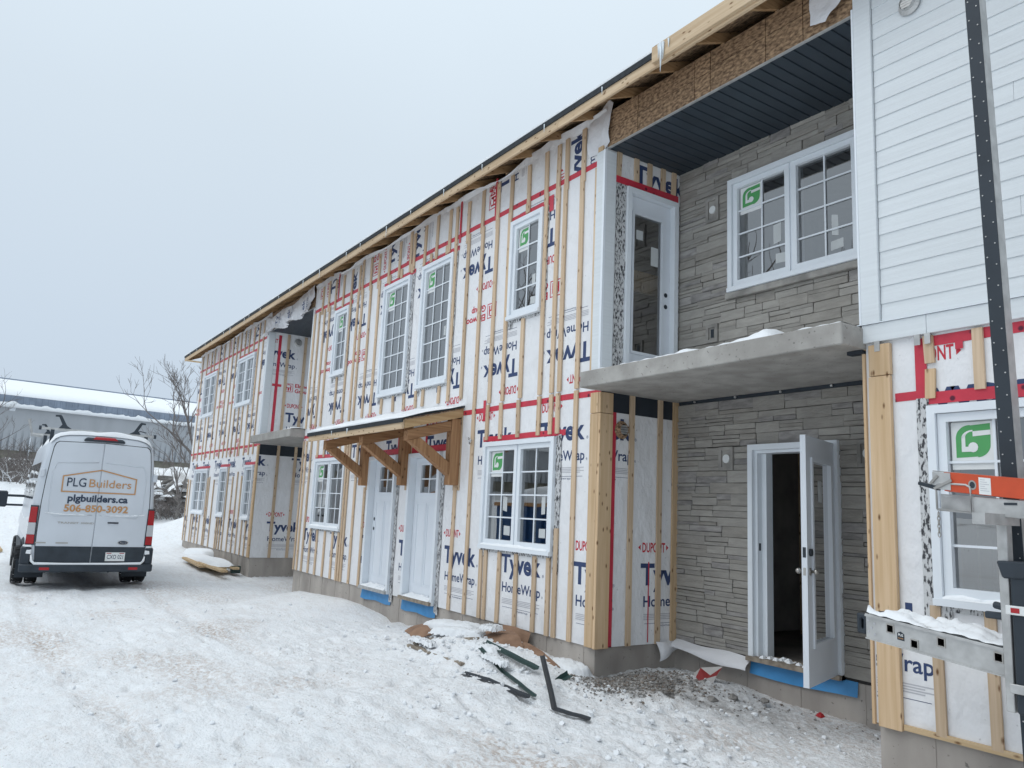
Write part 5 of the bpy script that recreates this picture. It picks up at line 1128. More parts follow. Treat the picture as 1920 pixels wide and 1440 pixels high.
put(mb, 'Ford', 0, .668, .026, .10, lambda a, b: (VX+.0272, -2.951+a+.25*(b-.668), b), 0, bold=.01, center=True); mb.build('badge_script', M['steel'], o, fix=False)
for y0, w_ in ((-4.33, .16), (-4.02, .19)): mb = MB(); mb.box(VX+.0235, VX+.026, y0, y0+w_, .655, .675); mb.build('chrome_badge', M['steel'], van)
mb = MB(); mb.box(VX+.034, VX+.040, -3.215, -2.895, .355, .510); PL = mb.build('number_plate', M['paper'], van)
mb = MB(); put(mb, 'CXO 021', 0, .395, .070, .265, lambda a, b: (VX+.0406, -3.055+a, b), 0, bold=.01, center=True); mb.build('plate_number', M['vnavy'], PL, fix=False)
mb = MB(); mb.poly([(VX+.0404, -3.2, .487), (VX+.0404, -3.12, .487), (VX+.0404, -3.12, .500), (VX+.0404, -3.2, .500)]); mb.poly([(VX+.0404, -2.99, .487), (VX+.0404, -2.91, .487), (VX+.0404, -2.91, .500), (VX+.0404, -2.99, .500)]); mb.build('plate_print', M['vred'], PL, fix=False)

# ------------------------------------------------------------------ scaffold at the right
PY = -.75
px_ = lambda z: -1.990-.0190*(z-4.66)
pole = thing('scaffold_pole', 'tall black faced aluminium pole standing before the white siding', 'scaffold pole', (px_(0), PY, 0))
def poleF(u, n, z): return (px_(z)+u, PY-.038-n, z)
mb = MB(); mb.hexa([poleF(-.038, -.076, -.05), poleF(.038, -.076, -.05), poleF(.038, 0, -.05), poleF(-.038, 0, -.05), poleF(-.038, -.076, 6.6), poleF(.038, -.076, 6.6), poleF(.038, 0, 6.6), poleF(-.038, 0, 6.6)]); mb.build('pole_tube', M['alu'], pole)
mb = MB(); mb.hexa([poleF(-.039, .0, 0), poleF(.036, .0, 0), poleF(.036, .005, 0), poleF(-.039, .005, 0), poleF(-.039, 0, 6.58), poleF(.036, 0, 6.58), poleF(.036, .005, 6.58), poleF(-.039, .005, 6.58)]); mb.build('rubber_face', M['rubber'], pole)
z = .12; k = 0
while z < 6.5:
    mb = MB(); u = -.024 if k % 2 else .020; mb.tube([poleF(u, .004, z), poleF(u, .008, z)], .004, 6); mb.build('rivet', M['alu'], pole); z += .072 if k % 2 else .048; k += 1
jk = thing('pump_jack', 'black pump jack with aluminium channel clamped to the scaffold pole', 'scaffold jack', (-1.9, -.85, .7))
mb = MB(); mb.hexa([(-1.965, -.90, .70), (-1.925, -.90, .70), (-1.925, -.84, .70), (-1.965, -.84, .70), (-1.968, -.90, 1.68), (-1.918, -.90, 1.68), (-1.918, -.84, 1.68), (-1.968, -.84, 1.68)]); mb.build('channel', M['alu'], jk, bevel=.003)
mb = MB(); mb.box(-1.905, -1.78, -.93, -.80, .70, 1.40); mb.build('housing', M['rubber'], jk, bevel=.01)
mb = MB(); mb.hexa([(-1.935, -.94, 1.34), (-1.78, -.94, 1.34), (-1.78, -.80, 1.34), (-1.935, -.80, 1.34), (-1.955, -.95, 1.425), (-1.78, -.95, 1.425), (-1.78, -.8, 1.425), (-1.955, -.8, 1.425)]); mb.build('roller_bracket', M['vblack'], jk, bevel=.008)
for z, m_ in ((1.19, 'paper'), (.82, 'alu')): mb = MB(); mb.box(-1.925, -1.78, -.945, -.93, z-.022, z+.022); mb.build('clamp_strap', M[m_], jk, bevel=.003)
mb = MB(); mb.poly([(-1.90, -.9462, 1.178), (-1.86, -.9462, 1.178), (-1.86, -.9462, 1.202), (-1.90, -.9462, 1.202)]); mb.build('strap_print', M['vred'], jk, fix=False)
mb = MB(); mb.box(-2.06, -1.96, -.87, -.84, 1.13, 1.165); mb.build('crank_handle', M['vblack'], jk, bevel=.006)
mb = MB(); mb.tube([(-2.01, -.86, 1.20), (-1.93, -.88, 1.19)], .018, 8); mb.build('pivot_bolt', M['vblack'], jk)
mb = MB(); mb.box(-1.96, -1.90, -1.15, -.79, 1.60, 1.655); mb.build('support_arm', M['alu'], jk)
mb = MB(); mb.box(-1.96, -1.90, -.86, -.35, .72, .80); mb.build('support_arm', M['alu'], jk)
# walk plank
tz = lambda x: -.1012*(x+2.76)
PF = lambda u, n, z: (u, -.80-n, z+tz(u))
pk = thing('scaffold_plank', 'aluminium walk plank with square holes and snow on top, low at right', 'scaffold plank', (-1.9, -.8, .9))
mb = MB(); xe = 1.6
holes_ = [(-2.609, .012), (-2.470, -.042), (-2.322, .006), (-2.034, .006)]
hz = lambda u, dz: (u-.017, u+.017, .982+dz-.019, .982+dz+.019)
wall_cells(mb, PF, -2.757, xe, .9255, 1.048, [(a, b, c, d) for a, b, c, d in [(-2.626, -2.592, .991, 1.029), (-2.487, -2.453, .942, .980), (-2.339, -2.305, .990, 1.028), (-2.051, -2.017, .990, 1.028)]], t=.006)
SIDE = mb.build('side_rail', M['alu'], pk, fix=False)
mb = MB(); mb.hexa([PF(-2.757, .012, .920), PF(xe, .012, .920), PF(xe, -.36, .920), PF(-2.757, -.36, .920), PF(-2.757, .012, .9265), PF(xe, .012, .9265), PF(xe, -.36, .9265), PF(-2.757, -.36, .9265)]); mb.build('bottom_flange', M['alu'], pk)
mb = MB(); mb.hexa([PF(-2.76, .010, 1.046), PF(xe, .010, 1.046), PF(xe, -.36, 1.046), PF(-2.76, -.36, 1.046), PF(-2.76, .010, 1.056), PF(xe, .010, 1.056), PF(xe, -.36, 1.056), PF(-2.76, -.36, 1.056)]); mb.build('deck', M['alu'], pk)
for n_ in np.linspace(.0, -.34, 9): mb = MB(); mb.hexa([PF(-2.76, n_+.004, 1.056), PF(xe, n_+.004, 1.056), PF(xe, n_-.004, 1.056), PF(-2.76, n_-.004, 1.056), PF(-2.76, n_+.003, 1.061), PF(xe, n_+.003, 1.061), PF(xe, n_-.003, 1.061), PF(-2.76, n_-.003, 1.061)]); mb.build('deck_rib', M['alu'], pk)
mb = MB(); wall_cells(mb, lambda u, n, z: PF(u, n-.354, z), -2.757, xe, .9255, 1.048, [], t=.006); mb.build('side_rail', M['alu'], pk, fix=False)
for a, b, c, d in [(-2.626, -2.592, .991, 1.029), (-2.487, -2.453, .942, .980), (-2.339, -2.305, .990, 1.028), (-2.051, -2.017, .990, 1.028)]:
    mb = MB(); mb.ring(PF, a-.006, b+.006, c-.006, d+.006, .006, -.30, .004); mb.build('hole_rim', M['steel'], pk)
mb = MB(); pts = [PF(-2.757, .0, .94), PF(-2.80, .0, .938), PF(-2.815, .0, .955), PF(-2.818, .0, 1.03), PF(-2.80, .0, 1.05), PF(-2.757, .0, 1.05)]
mb.ring(lambda u, n, z: PF(u, n, z), -2.822, -2.755, .938, 1.052, .026, -.30, -.005); mb.build('end_cap', M['rubber'], pk, bevel=.008)
for u, z in ((-2.742, 1.025), (-2.705, 1.015), (-2.722, .988), (-2.742, .962), (-2.702, .955)): mb = MB(); mb.tube([PF(u, .0, z), PF(u, .003, z)], .006, 8); mb.build('rivet', M['pgrey'], pk)
mb = MB(); w_, h_ = .021, .024; mb.poly([PF(-2.548-w_, .0012, .985-h_), PF(-2.548+w_, .0012, .985-h_), PF(-2.548+w_, .0012, .985+h_*.55), PF(-2.548, .0012, .985+h_), PF(-2.548-w_, .0012, .985+h_*.55)]); o = mb.build('sticker', M['rubber'], pk, fix=False)
mb = MB(); put(mb, 'PLG', -.014, .984, .012, .028, lambda a, b: PF(-2.548+a, .002, b), 0, bold=.03); mb.build('sticker_print', M['paper'], o, fix=False)
mb = MB(); put(mb, 'BUILDERS', -.015, .969, .006, .030, lambda a, b: PF(-2.548+a, .002, b), 0, bold=.02); mb.build('sticker_print', M['vorange'], o, fix=False)
mb = MB(); xs_ = np.arange(-2.75, 1.5, .012); ns = np.linspace(.004, -.34, 22)
XX, NN = np.meshgrid(xs_, ns, indexing='ij'); hh = np.clip(fbm(XX, NN*2.2, 7, 4, 3)*.075+.016+.034*np.exp(-(((XX+2.16)/.12)**2)-((NN+.05)/.12)**2), -.004, .07)
for i in range(len(xs_)):
    for j in range(len(ns)): mb.v.append(PF(float(XX[i, j]), float(NN[i, j]), 1.058+float(hh[i, j])*(0.3 if j in (0, len(ns)-1) else 1)))
k = len(ns)
for i in range(len(xs_)-1):
    for j in range(k-1): mb.f.append((i*k+j, (i+1)*k+j, (i+1)*k+j+1, i*k+j+1)); mb.mi.append(0)
mb.build('plank_snow', M['snow'], pk, smooth=True)
# aluminium work bench rail with end loop and chain; orange ladder lying on it
tb = lambda x: -.075*(x+2.23)
BF = lambda u, n, z: (u, -.95-n, z+tb(u))
wb = thing('bench_rail', 'aluminium bench rail with wire end loop and hanging chain below the orange ladder', 'scaffold rail', (-1.9, -.95, 1.7))
mb = MB(); mb.fbox(BF, -2.05, 1.5, -.05, .0, 1.665, 1.756); mb.build('rail', M['alu'], wb, bevel=.003)
mb = MB(); mb.ring(BF, -2.236, -2.05, 1.668, 1.756, .010, -.05, -.045); mb.fbox(BF, -2.236, -2.05, -.05, 0, 1.665, 1.671); mb.fbox(BF, -2.236, -2.05, -.05, -.046, 1.672, 1.745); mb.build('end_bracket', M['alu'], wb)
mb = MB(); lp = [BF(-2.228, .012, 1.672), BF(-2.228, .014, 1.78), BF(-2.222, .014, 1.802), BF(-2.205, .014, 1.812), BF(-2.075, .014, 1.812), BF(-2.055, .014, 1.802), BF(-2.052, .014, 1.79), BF(-2.052, .012, 1.672), BF(-2.228, .012, 1.672)]; mb.tube(lp, .0055, 8); mb.build('wire_loop', M['alu'], wb, smooth=True)
for i in range(6):
    z = 1.645-i*.021; mb = MB(); c = []
    for a in range(0, 361, 30):
        da = .007*math.cos(R(a)); dz = .0145*math.sin(R(a)); c.append(BF(-2.226+(da if i % 2 else 0), .004+(0 if i % 2 else da), z+dz))
    mb.tube(c, .0026, 6, caps=False); mb.build('chain_link', M['steel'], wb, smooth=True)
mb = MB(); mb.box(-1.90, -1.84, -.953, -.948, 1.70, 1.712); mb.build('slot', M['rubber'], wb)
ld = thing('ladder', 'orange fibreglass ladder lying on its side along the scaffold', 'ladder', (-1.9, -1.0, 1.76))
tl = lambda x: -.105*(x+2.19)
LF = lambda u, n, z: (u, -.95-n, z+tl(u))
mb = MB(); mb.extrude([LF(-2.185, .012, 1.770), LF(-2.185, .012, 1.870), LF(-2.185, -.030, 1.873), LF(-2.185, -.030, 1.866), LF(-2.185, .006, 1.862), LF(-2.185, .006, 1.778), LF(-2.185, -.03, 1.774), LF(-2.185, -.03, 1.767)], Vector((3.4, 0, -.105*3.4))); mb.build('side_rail', M['orange'], ld)
mb = MB(); mb.extrude([LF(-2.185, -.39, 1.770), LF(-2.185, -.39, 1.870), LF(-2.185, -.35, 1.873), LF(-2.185, -.35, 1.767)], Vector((3.4, 0, -.105*3.4))); mb.build('side_rail', M['orange'], ld)
for u in np.arange(-2.042, 1.1, .305): 
    mb = MB(); mb.tube([LF(u, .013, 1.815), LF(u, -.36, 1.815)], .016, 10, caps=False); mb.build('rung', M['alu'], ld, smooth=True)
    mb = MB(); n = 16
    for q in range(n):
        c = lambda r, t: LF(u+.016*r*math.cos(2*math.pi*t/n), .0135, 1.815+.020*r*math.sin(2*math.pi*t/n)); mb.poly([c(1.25, q), c(1.25, q+1), c(.85, q+1), c(.85, q)])
    mb.build('rung_rim', M['steel'], ld, fix=False); mb = MB(); mb.poly([LF(u+.0136*math.cos(2*math.pi*t/n), .0131, 1.815+.017*math.sin(2*math.pi*t/n)) for t in range(n)]); mb.build('rung_opening', M['rubber'], ld, fix=False)
mb = MB(); mb.poly([LF(-2.010, .0128, 1.772), LF(-1.952, .0128, 1.772), LF(-1.952, .0128, 1.858), LF(-2.010, .0128, 1.858)]); st_ = mb.build('warning_label', M['paper'], ld, fix=False)
for q in range(6): mb = MB(); z = 1.79+.011*q; mb.poly([LF(-2.004, .0132, z), LF(-1.960-.01*(q % 3), .0132, z), LF(-1.960-.01*(q % 3), .0132, z+.003), LF(-2.004, .0132, z+.003)]); mb.build('label_print', M['pgrey'], st_, fix=False)
mb = MB(); mb.fbox(LF, -2.245, -2.15, .013, .017, 1.775, 1.866); mb.fbox(LF, -2.245, -2.15, -.02, .013, 1.868, 1.874); mb.build('foot_plate', M['alu'], ld, bevel=.002)
mb = MB(); mb.hexa([LF(-2.325, -.02, 1.788), LF(-2.22, -.02, 1.768), LF(-2.22, .02, 1.768), LF(-2.325, .02, 1.788), LF(-2.322, -.02, 1.806), LF(-2.22, -.02, 1.792), LF(-2.22, .02, 1.792), LF(-2.322, .02, 1.806)]); mb.build('rubber_shoe', M['rubber'], ld, bevel=.003)
mb = MB(); mb.beam(LF(-2.255, .02, 1.80), LF(-2.215, .022, 1.848), .006, .014); mb.beam(LF(-2.235, .022, 1.775), LF(-2.14, .024, 1.83), .006, .014); mb.build('shoe_bracket', M['steel'], ld)

def pile_snow(cx, cy, lx, ly, h, ang, z0):
    mb = MB(); n, m_ = 26, 16
    for i in range(n+1):
        for j in range(m_+1):
            a, b = -1+2*i/n, -1+2*j/m_; r = (abs(a)**4+abs(b)**4); hh = h*max(0, 1-r)**.35; x, y = a*lx, b*ly
            mb.v.append((cx+x*math.cos(ang)-y*math.sin(ang), cy+x*math.sin(ang)+y*math.cos(ang), z0+hh+.012*math.sin(3*x)*(hh > 0)))
    for i in range(n):
        for j in range(m_): a = i*(m_+1)+j; mb.f.append((a, a+1, a+m_+2, a+m_+1)); mb.mi.append(0)
    return mb
# ------------------------------------------------------------------ scrap in the snow along the wall
M['card'] = mat('corrugated_cardboard', (0.30, 0.185, 0.12), .85, var=.12, vscale=6, col2=(.21, .125, .08))
M['gtrim'] = mat('dark_green_trim', (0.022, 0.055, 0.050), .4, var=.15, vscale=8); M['btrim'] = mat('dark_grey_trim', (0.030, 0.035, 0.042), .45, var=.1)
def bent_sheet(name, path, width, label, cat, m_, th=.008, sag=.02, snow=False, group=None):
    """a creased sheet: path of (x, y, z) swept across a horizontal width vector"""
    wv = Vector(width); mb = MB(); pts = [Vector(p) for p in path]; nn = 6
    for off in (0, -th):
        for p in pts:
            for k in range(nn+1): t = k/nn; q = p+wv*t; mb.v.append((q.x, q.y, q.z+off+sag*math.sin(t*3.1)+.006*math.sin(9*q.x+5*t)))
    n = len(pts); w = nn+1
    for o in range(2):
        for i in range(n-1):
            for k in range(nn): a = o*n*w+i*w+k; mb.f.append((a, a+1, a+w+1, a+w)); mb.mi.append(0)
    rim = [k for k in range(nn+1)]+[i*w+nn for i in range(1, n)]+[(n-1)*w+k for k in range(nn-1, -1, -1)]+[i*w for i in range(n-2, 0, -1)]
    for a, b in zip(rim, rim[1:]+rim[:1]): mb.f.append((a, b, b+n*w, a+n*w)); mb.mi.append(0)
    return tag(mb.build(name, M[m_], fix=True), label, cat, group)
bent_sheet('cardboard_sheet', [(-7.55, -.06, .20), (-7.36, -.16, .265), (-7.08, -.26, .255), (-6.90, -.34, .19), (-6.86, -.36, .10)], (-.30, -.24, -.05), 'bent brown cardboard sheet arched on the scrap heap', 'cardboard', 'card', group='cardboard scraps')
bent_sheet('cardboard_sheet', [(-7.75, -.03, .275), (-7.5, -.03, .275), (-7.2, -.03, .265)], (.0, -.05, -.16), 'brown cardboard panel leaning on the concrete foundation behind the arched sheet', 'cardboard', 'card', sag=.0, group='cardboard scraps')
bent_sheet('cardboard_sheet', [(-6.98, -.20, .19), (-6.72, -.22, .155), (-6.45, -.28, .12), (-6.28, -.32, .085)], (-.06, -.16, -.03), 'muddy cardboard flap with tan sludge at the right end of the heap', 'cardboard', 'card', group='cardboard scraps')
bent_sheet('cardboard_sheet', [(-8.65, -.60, .18), (-8.4, -.66, .195), (-8.10, -.74, .15)], (-.06, -.20, -.09), 'cardboard corner poking from snow at the left end of the heap', 'cardboard', 'card', group='cardboard scraps')
def board(a, b, w, h, label, m_='lumberx', group='lumber offcuts in the snow', name='lumber_offcut'):
    if group and abs(a[0]) < 12: a, b = [(q[0], q[1], max(q[2]-.06, gz(q[0], q[1])+.012)) for q in (a, b)]
    mb = MB(); mb.beam(a, b, w, h); return tag(mb.build(name, M['worn'] if abs(a[0]) < 12 else M[m_], bevel=.003), label, 'board', group)
board((-8.15, -1.02, .09), (-6.92, -1.04, .085), .05, .03, 'long pale board at the front edge of the scrap heap')
board((-8.2, -.92, .10), (-7.55, -1.08, .07), .045, .02, 'thin strip of wood crossing behind the long pale board')
board((-8.72, -.30, .24), (-7.95, -.12, .25), .10, .035, 'short pale board against the foundation, half under snow')
def trim(pts, w, label, m_, flip=1):
    """folded metal trim: two flanges along a bent line"""
    mb = MB(); Q_ = [Vector((p[0], p[1], float(ground_np(np.array([float(p[0])]), np.array([float(p[1])]))[0])+p[2]-.01)) for p in pts]; P_ = []
    for a, b in zip(Q_, Q_[1:]):
        for k in range(4): q = a.lerp(b, k/4); P_.append(q+Vector((random.uniform(-.004, .004), random.uniform(-.004, .004), random.uniform(-.003, .003))))
    P_.append(Q_[-1])
    for a, b in zip(P_, P_[1:]):
        d = (b-a).normalized(); s = d.cross(Vector((0, 0, 1))).normalized()*flip; u = Vector((0, 0, .8))
        for e0, e1 in ((s*0, s*w), (s*0, u*w*.8-s*w*.3)):
            t = (s if e1.z < 1e-6 else u)*0; nn = (e1-e0).cross(d).normalized()*.003
            mb.hexa([a+e0, b+e0, b+e1, a+e1, a+e0+nn, b+e0+nn, b+e1+nn, a+e1+nn])
    return tag(mb.build('metal_trim', M[m_]), label, 'metal trim', 'metal trim strips in the snow')
trim([(-6.75, -1.12, -.01), (-6.25, -1.17, .03), (-5.58, -1.18, .02)], .042, 'dark grey metal trim nearest the camera, left end buried', 'btrim')
trim([(-6.95, -.82, .05), (-6.36, -.92, .04), (-5.60, -1.10, .02)], .028, 'thin green metal trim running diagonally between two others', 'gtrim')
trim([(-7.05, -.70, .05), (-6.56, -.73, .07), (-6.10, -.72, .09)], .046, 'dark green metal trim topmost under the cardboard', 'gtrim')
trim([(-6.10, -.66, .20), (-5.22, -1.18, .01), (-4.80, -1.17, .025)], .032, 'black metal trim bent in an elbow, right end free', 'btrim')
trim([(-5.95, -.62, .0), (-5.96, -.47, .06)], .06, 'short stub of green trim sticking out of snow near the corner', 'gtrim')
board((-8.05, -.80, .15), (-7.35, -.62, .20), .08, .03, 'snowy board lying between the cardboard corner and the arched sheet')
hs_ = MB()
for x, y, lx, ly, h, an, z0 in ((-8.2, -.42, .42, .16, .10, .3, .16), (-7.75, -.62, .36, .10, .09, .4, .17), (-7.05, -.72, .34, .09, .06, -.1, .15), (-6.62, -.86, .30, .06, .05, -.2, .12), (-7.9, -.98, .30, .05, .05, -.05, .09), (-6.45, -.10, .34, .14, .10, -.2, .0), (-7.35, -.45, .12, .10, .05, .2, .29)):
    p_ = pile_snow(x, y, lx, ly, h, an, z0); i_ = len(hs_.v); hs_.v += [(q[0]+random.uniform(-.01, .01), q[1]+random.uniform(-.01, .01), q[2]+random.uniform(-.012, .012)) for q in p_.v]; hs_.f += [tuple(i_+k for k in f) for f in p_.f]; hs_.mi += p_.mi
hs_.build('heap_snow', M['clod'], None, smooth=True, kind='stuff', label='lumps of snow lodged between the boards and trims of the scrap heap')
# snow clods, lying loose on the ground
def lump(r, j=.5, n=1):
    bm = bmesh.new(); bmesh.ops.create_icosphere(bm, subdivisions=n, radius=r)
    for v in bm.verts: v.co *= 1+random.uniform(-j, j*.6); v.co.z *= .7
    me = bpy.data.meshes.new('clod'); bm.to_mesh(me); bm.free(); return me
def scatter(name, spots, rmin, rmax, mats, label=None, sink=.3):
    mb = MB()
    tm = [lump(1.0) for _ in range(8)]; td = [([tuple(v.co) for v in t.vertices], [tuple(p.vertices) for p in t.polygons]) for t in tm]
    XY = np.array(spots); G0 = ground_np(XY[:, 0], XY[:, 1])+relief_np(XY[:, 0], XY[:, 1])
    for (x, y), g0 in zip(spots, G0):
        r = rmin+(rmax-rmin)*random.random()**2.5; v, f = random.choice(td); a = random.uniform(0, 6.28); ca, sa = math.cos(a), math.sin(a); i = len(mb.v); mi = random.randrange(len(mats))
        mb.v += [(x+r*(p[0]*ca-p[1]*sa), y+r*(p[0]*sa+p[1]*ca), g0+r*(p[2]+1-sink*2)) for p in v]
        mb.f += [tuple(i+q for q in t) for t in f]; mb.mi += [mi]*len(f)
    o = mb.build(name, mats, smooth=False, fix=False, kind='stuff', label=label)
    return o
G_ = lambda mx, my, sx, sy, n: [(random.gauss(mx, sx), random.gauss(my, sy)) for _ in range(n)]
ok = lambda p: p[1] < (-.02 if not (-6.12 < p[0] < -3.24) else RB-.03)
M['rub1'] = mat('grey_gravel', (.27, .255, .24), .9, vscale=9, col2=(.16, .15, .14)); M['rub3'] = mat('dusty_gravel', (.40, .385, .365), .9, vscale=9, col2=(.26, .25, .24)); M['rub2'] = mat('brown_gravel', (.24, .20, .165), .9, vscale=9, col2=(.15, .12, .10))
scatter('rubble', [p for p in G_(-5.72, .18, .26, .26, 3600)+G_(-5.35, .55, .4, .25, 500)+G_(-4.5, .75, .5, .20, 90)+G_(-5.7, -.28, .34, .14, 420) if ok(p) and p[0] > -6.1], .003, .017, [M['rub1'], M['rub2'], M['rub3'], M['rub1']], 'grey rubble and frozen soil spilled in the recess')
scatter('snow_clods', [p for p in [p for p in G_(-4.2, .1, 1.0, .45, 120) if p[0] > -4.9]+G_(-7.2, -.7, .8, .35, 260)+[(random.uniform(-8.6, -6.1), random.uniform(-1.15, -.1)) for _ in range(260)]+G_(-8.8, -.55, .7, .3, 120)+[(random.uniform(-16, -1.5), random.uniform(-4.6, -.3)) for _ in range(420)]+[(random.uniform(-6, -3.3), random.uniform(-2.2, -.2)) for _ in range(300)] if ok(p)], .004, .030, [M['clod']], 'loose clods of trodden snow')
for x, y, r, z in ((-4.95, .62, .045, .0), (-4.75, .80, .04, .0), (-5.0, .40, .05, -.01)):
    me_ = lump(r, .3, 2); me_.materials.append(M['rub1']); o = link('rock', me_); o.location = (x, y, z); o['category'] = 'rock'; o['group'] = 'rocks by the recess wall'
    o['label'] = {-4.95: 'grey rock beside the torn red and white bag', -4.75: 'tan rock closest to the concrete wall of the recess', -5.0: 'largest grey rock lying in front of the torn bag'}[x]
sp = thing('red_scrap', 'small red scrap lying on the snow before the open door', 'scrap', (-4.30, .95, 0))
mb = MB(); zz = gz(-4.30, .95); mb.hexa([(-4.34, .93, zz), (-4.27, .92, zz), (-4.26, .98, zz), (-4.33, .99, zz), (-4.33, .94, zz+.02), (-4.285, .93, zz+.035), (-4.28, .97, zz+.03), (-4.32, .98, zz+.04)]); mb.build('crumple', M['vred'], sp, bevel=.006)
# torn bag: a crumpled open carton of paper
bag = MB(); M['bagpaper'] = flat('bag_paper', (.48, .46, .44), .7); M['bagred'] = flat('bag_red', (.27, .03, .03), .6)
for pts, m_ in (([(-5.66, .78, .10), (-5.50, .70, .08), (-5.52, .84, .21), (-5.64, .90, .19)], 0), ([(-5.50, .70, .08), (-5.34, .74, .11), (-5.33, .84, .17), (-5.52, .84, .21)], 1), ([(-5.34, .74, .11), (-5.24, .80, .16), (-5.22, .88, .24), (-5.33, .84, .17)], 1), ([(-5.66, .78, .10), (-5.60, .66, .05), (-5.46, .62, .06), (-5.50, .70, .08)], 1), ([(-5.33, .84, .17), (-5.22, .88, .24), (-5.40, .98, .25), (-5.52, .84, .21)], 0), ([(-5.34, .74, .11), (-5.36, .62, .05), (-5.22, .70, .06), (-5.24, .80, .16)], 0)):
    bag.extrude(pts, (.0, .006, .006), m_)
bag.v = [(-5.46+(x+5.44)*.65, .80+(y-.80)*.8+.03*math.sin(31*x), z*.75-.02+.02*math.sin(23*x+9*y)) for x, y, z in bag.v]
tag(bag.build('torn_bag', [M['bagpaper'], M['bagred']]), 'crumpled red and white paper bag on the rubble by the concrete', 'paper bag')
# snowed-over lumber by the far end of the building
lp_ = thing('lumber_stack', 'low stack of boards under a snow slab by the far foundation', 'lumber stack', (-20, -.5, 0))
for a, b, w, h in (((-17.85, -.62, .0), (-20.0, -.70, .02), .14, .05), ((-19.2, -.78, -.01), (-21.4, -.72, .03), .14, .05), ((-18.6, -.45, .0), (-21.8, -.40, .03), .14, .05), ((-18.3, -.25, .02), (-22.0, -.2, .03), .14, .05)): mb = MB(); mb.beam(a, b, w, h); mb.build('board', M['lumberx'], lp_, bevel=.004)
pile_snow(-20.2, -.42, 1.6, .26, .11, .02, .03).build('snow_slab', M['snow'], lp_, smooth=True)
pile_snow(-22.3, -.15, .8, .25, .18, .1, .04).build('snow_slab', M['snow'], lp_, smooth=True)
mb = MB(); mb.box(-18.62, -18.48, -.30, -.10, -.1, .06); mb.build('green_edge', M['gtrim'], lp_, bevel=.01)

# ------------------------------------------------------------------ background
def WHp(y): return -60.0-.176*y
M['wh'] = mat('grey_ribbed_steel', (0.44, 0.46, 0.485), .6, var=.05, vscale=1.2, stretch=(1, 1, .3)); M['whblue'] = mat('blue_grey_fascia', (0.27, 0.32, 0.40), .6, var=.10, vscale=2)
M['block'] = mat('stained_block', (0.26, 0.245, 0.20), .9, var=.2, vscale=2)
wh = thing('warehouse', 'long grey steel warehouse with blue fascia and snow covered roof', 'building', (-61, 0, 3.3))
def whpt(t, off, z): return (WHp(t)+off*.985, t+off*.173, z)
y0, y1 = -45.0, 30.0
mb = MB(); y = y0; st = .30; pts = []
while y < y1: pts += [(y, 0), (y+.07, 0), (y+.10, .13), (y+.34, .13)]; y += .37
for (a, oa), (b, ob) in zip(pts, pts[1:]): mb.poly([whpt(a, oa, 4.0), whpt(b, ob, 4.0), whpt(b, ob, 6.80), whpt(a, oa, 6.80)])
mb.build('ribbed_wall', M['wh'], wh, fix=False)
mb = MB(); mb.hexa([whpt(y0, -.3, 2.0), whpt(y1, -.3, 2.0), whpt(y1, .02, 2.0), whpt(y0, .02, 2.0), whpt(y0, -.3, 4.0), whpt(y1, -.3, 4.0), whpt(y1, .02, 4.0), whpt(y0, .02, 4.0)]); mb.build('block_base', M['block'], wh)
mb = MB(); pts = []; y = y0
while y < y1: pts += [(y, .42), (y+.25, .42), (y+.27, .46), (y+.33, .46)]; y += .35
for (a, oa), (b, ob) in zip(pts, pts[1:]): mb.poly([whpt(a, oa, 6.72), whpt(b, ob, 6.72), whpt(b, ob, 7.45), whpt(a, oa, 7.45)])
mb.hexa([whpt(y0, 0, 6.70), whpt(y1, 0, 6.70), whpt(y1, .44, 6.70), whpt(y0, .44, 6.70), whpt(y0, 0, 6.73), whpt(y1, 0, 6.73), whpt(y1, .44, 6.73), whpt(y0, .44, 6.73)]); mb.build('blue_fascia', M['whblue'], wh, fix=False)
mb = MB(); ys_ = np.arange(y0, y1, .16); q = fbm(ys_, ys_*0, 2.3, 4, 4)
for i, y in enumerate(ys_): h = .16+.14*abs(q[i])*2; mb.v += [whpt(y, .46, 6.68), whpt(y, .60, 6.70), whpt(y, .56, 6.70+h), whpt(y, .46, 6.74+h)]
for i in range(len(ys_)-1):
    for k in range(3): a = i*4+k; mb.f.append((a, a+4, a+5, a+1)); mb.mi.append(0)
mb.build('gutter_snow', M['snow'], wh, smooth=True)
mb = MB(); cut = np.clip(fbm(ys_, ys_*0+2, .35, 3, 8)*1.4, -.2, .35)
for i, y in enumerate(ys_): mb.v += [whpt(y, .40-max(0, cut[i]), 7.46), whpt(y, .34-max(0, cut[i]), 7.60), whpt(y, -4, 8.45), whpt(y, -9.5, 9.62)]
for i in range(len(ys_)-1):
    for k in range(3): a = i*4+k; mb.f.append((a, a+4, a+5, a+1)); mb.mi.append(0)
mb.build('snow_roof', M['snow'], wh, smooth=True)
mb = MB(); mb.hexa([whpt(y0, -12, 2), whpt(y1, -12, 2), whpt(y1, -.31, 2), whpt(y0, -.31, 2), whpt(y0, -9.6, 9.58), whpt(y1, -9.6, 9.58), whpt(y1, .40, 7.44), whpt(y0, .40, 7.44)]); mb.build('roof_deck', M['wh'], wh)
mb = MB(); mb.tube([whpt(y0, -9.5, 9.66), whpt(y1, -9.5, 9.66)], .05, 6); mb.build('ridge_cap', M['whblue'], wh)
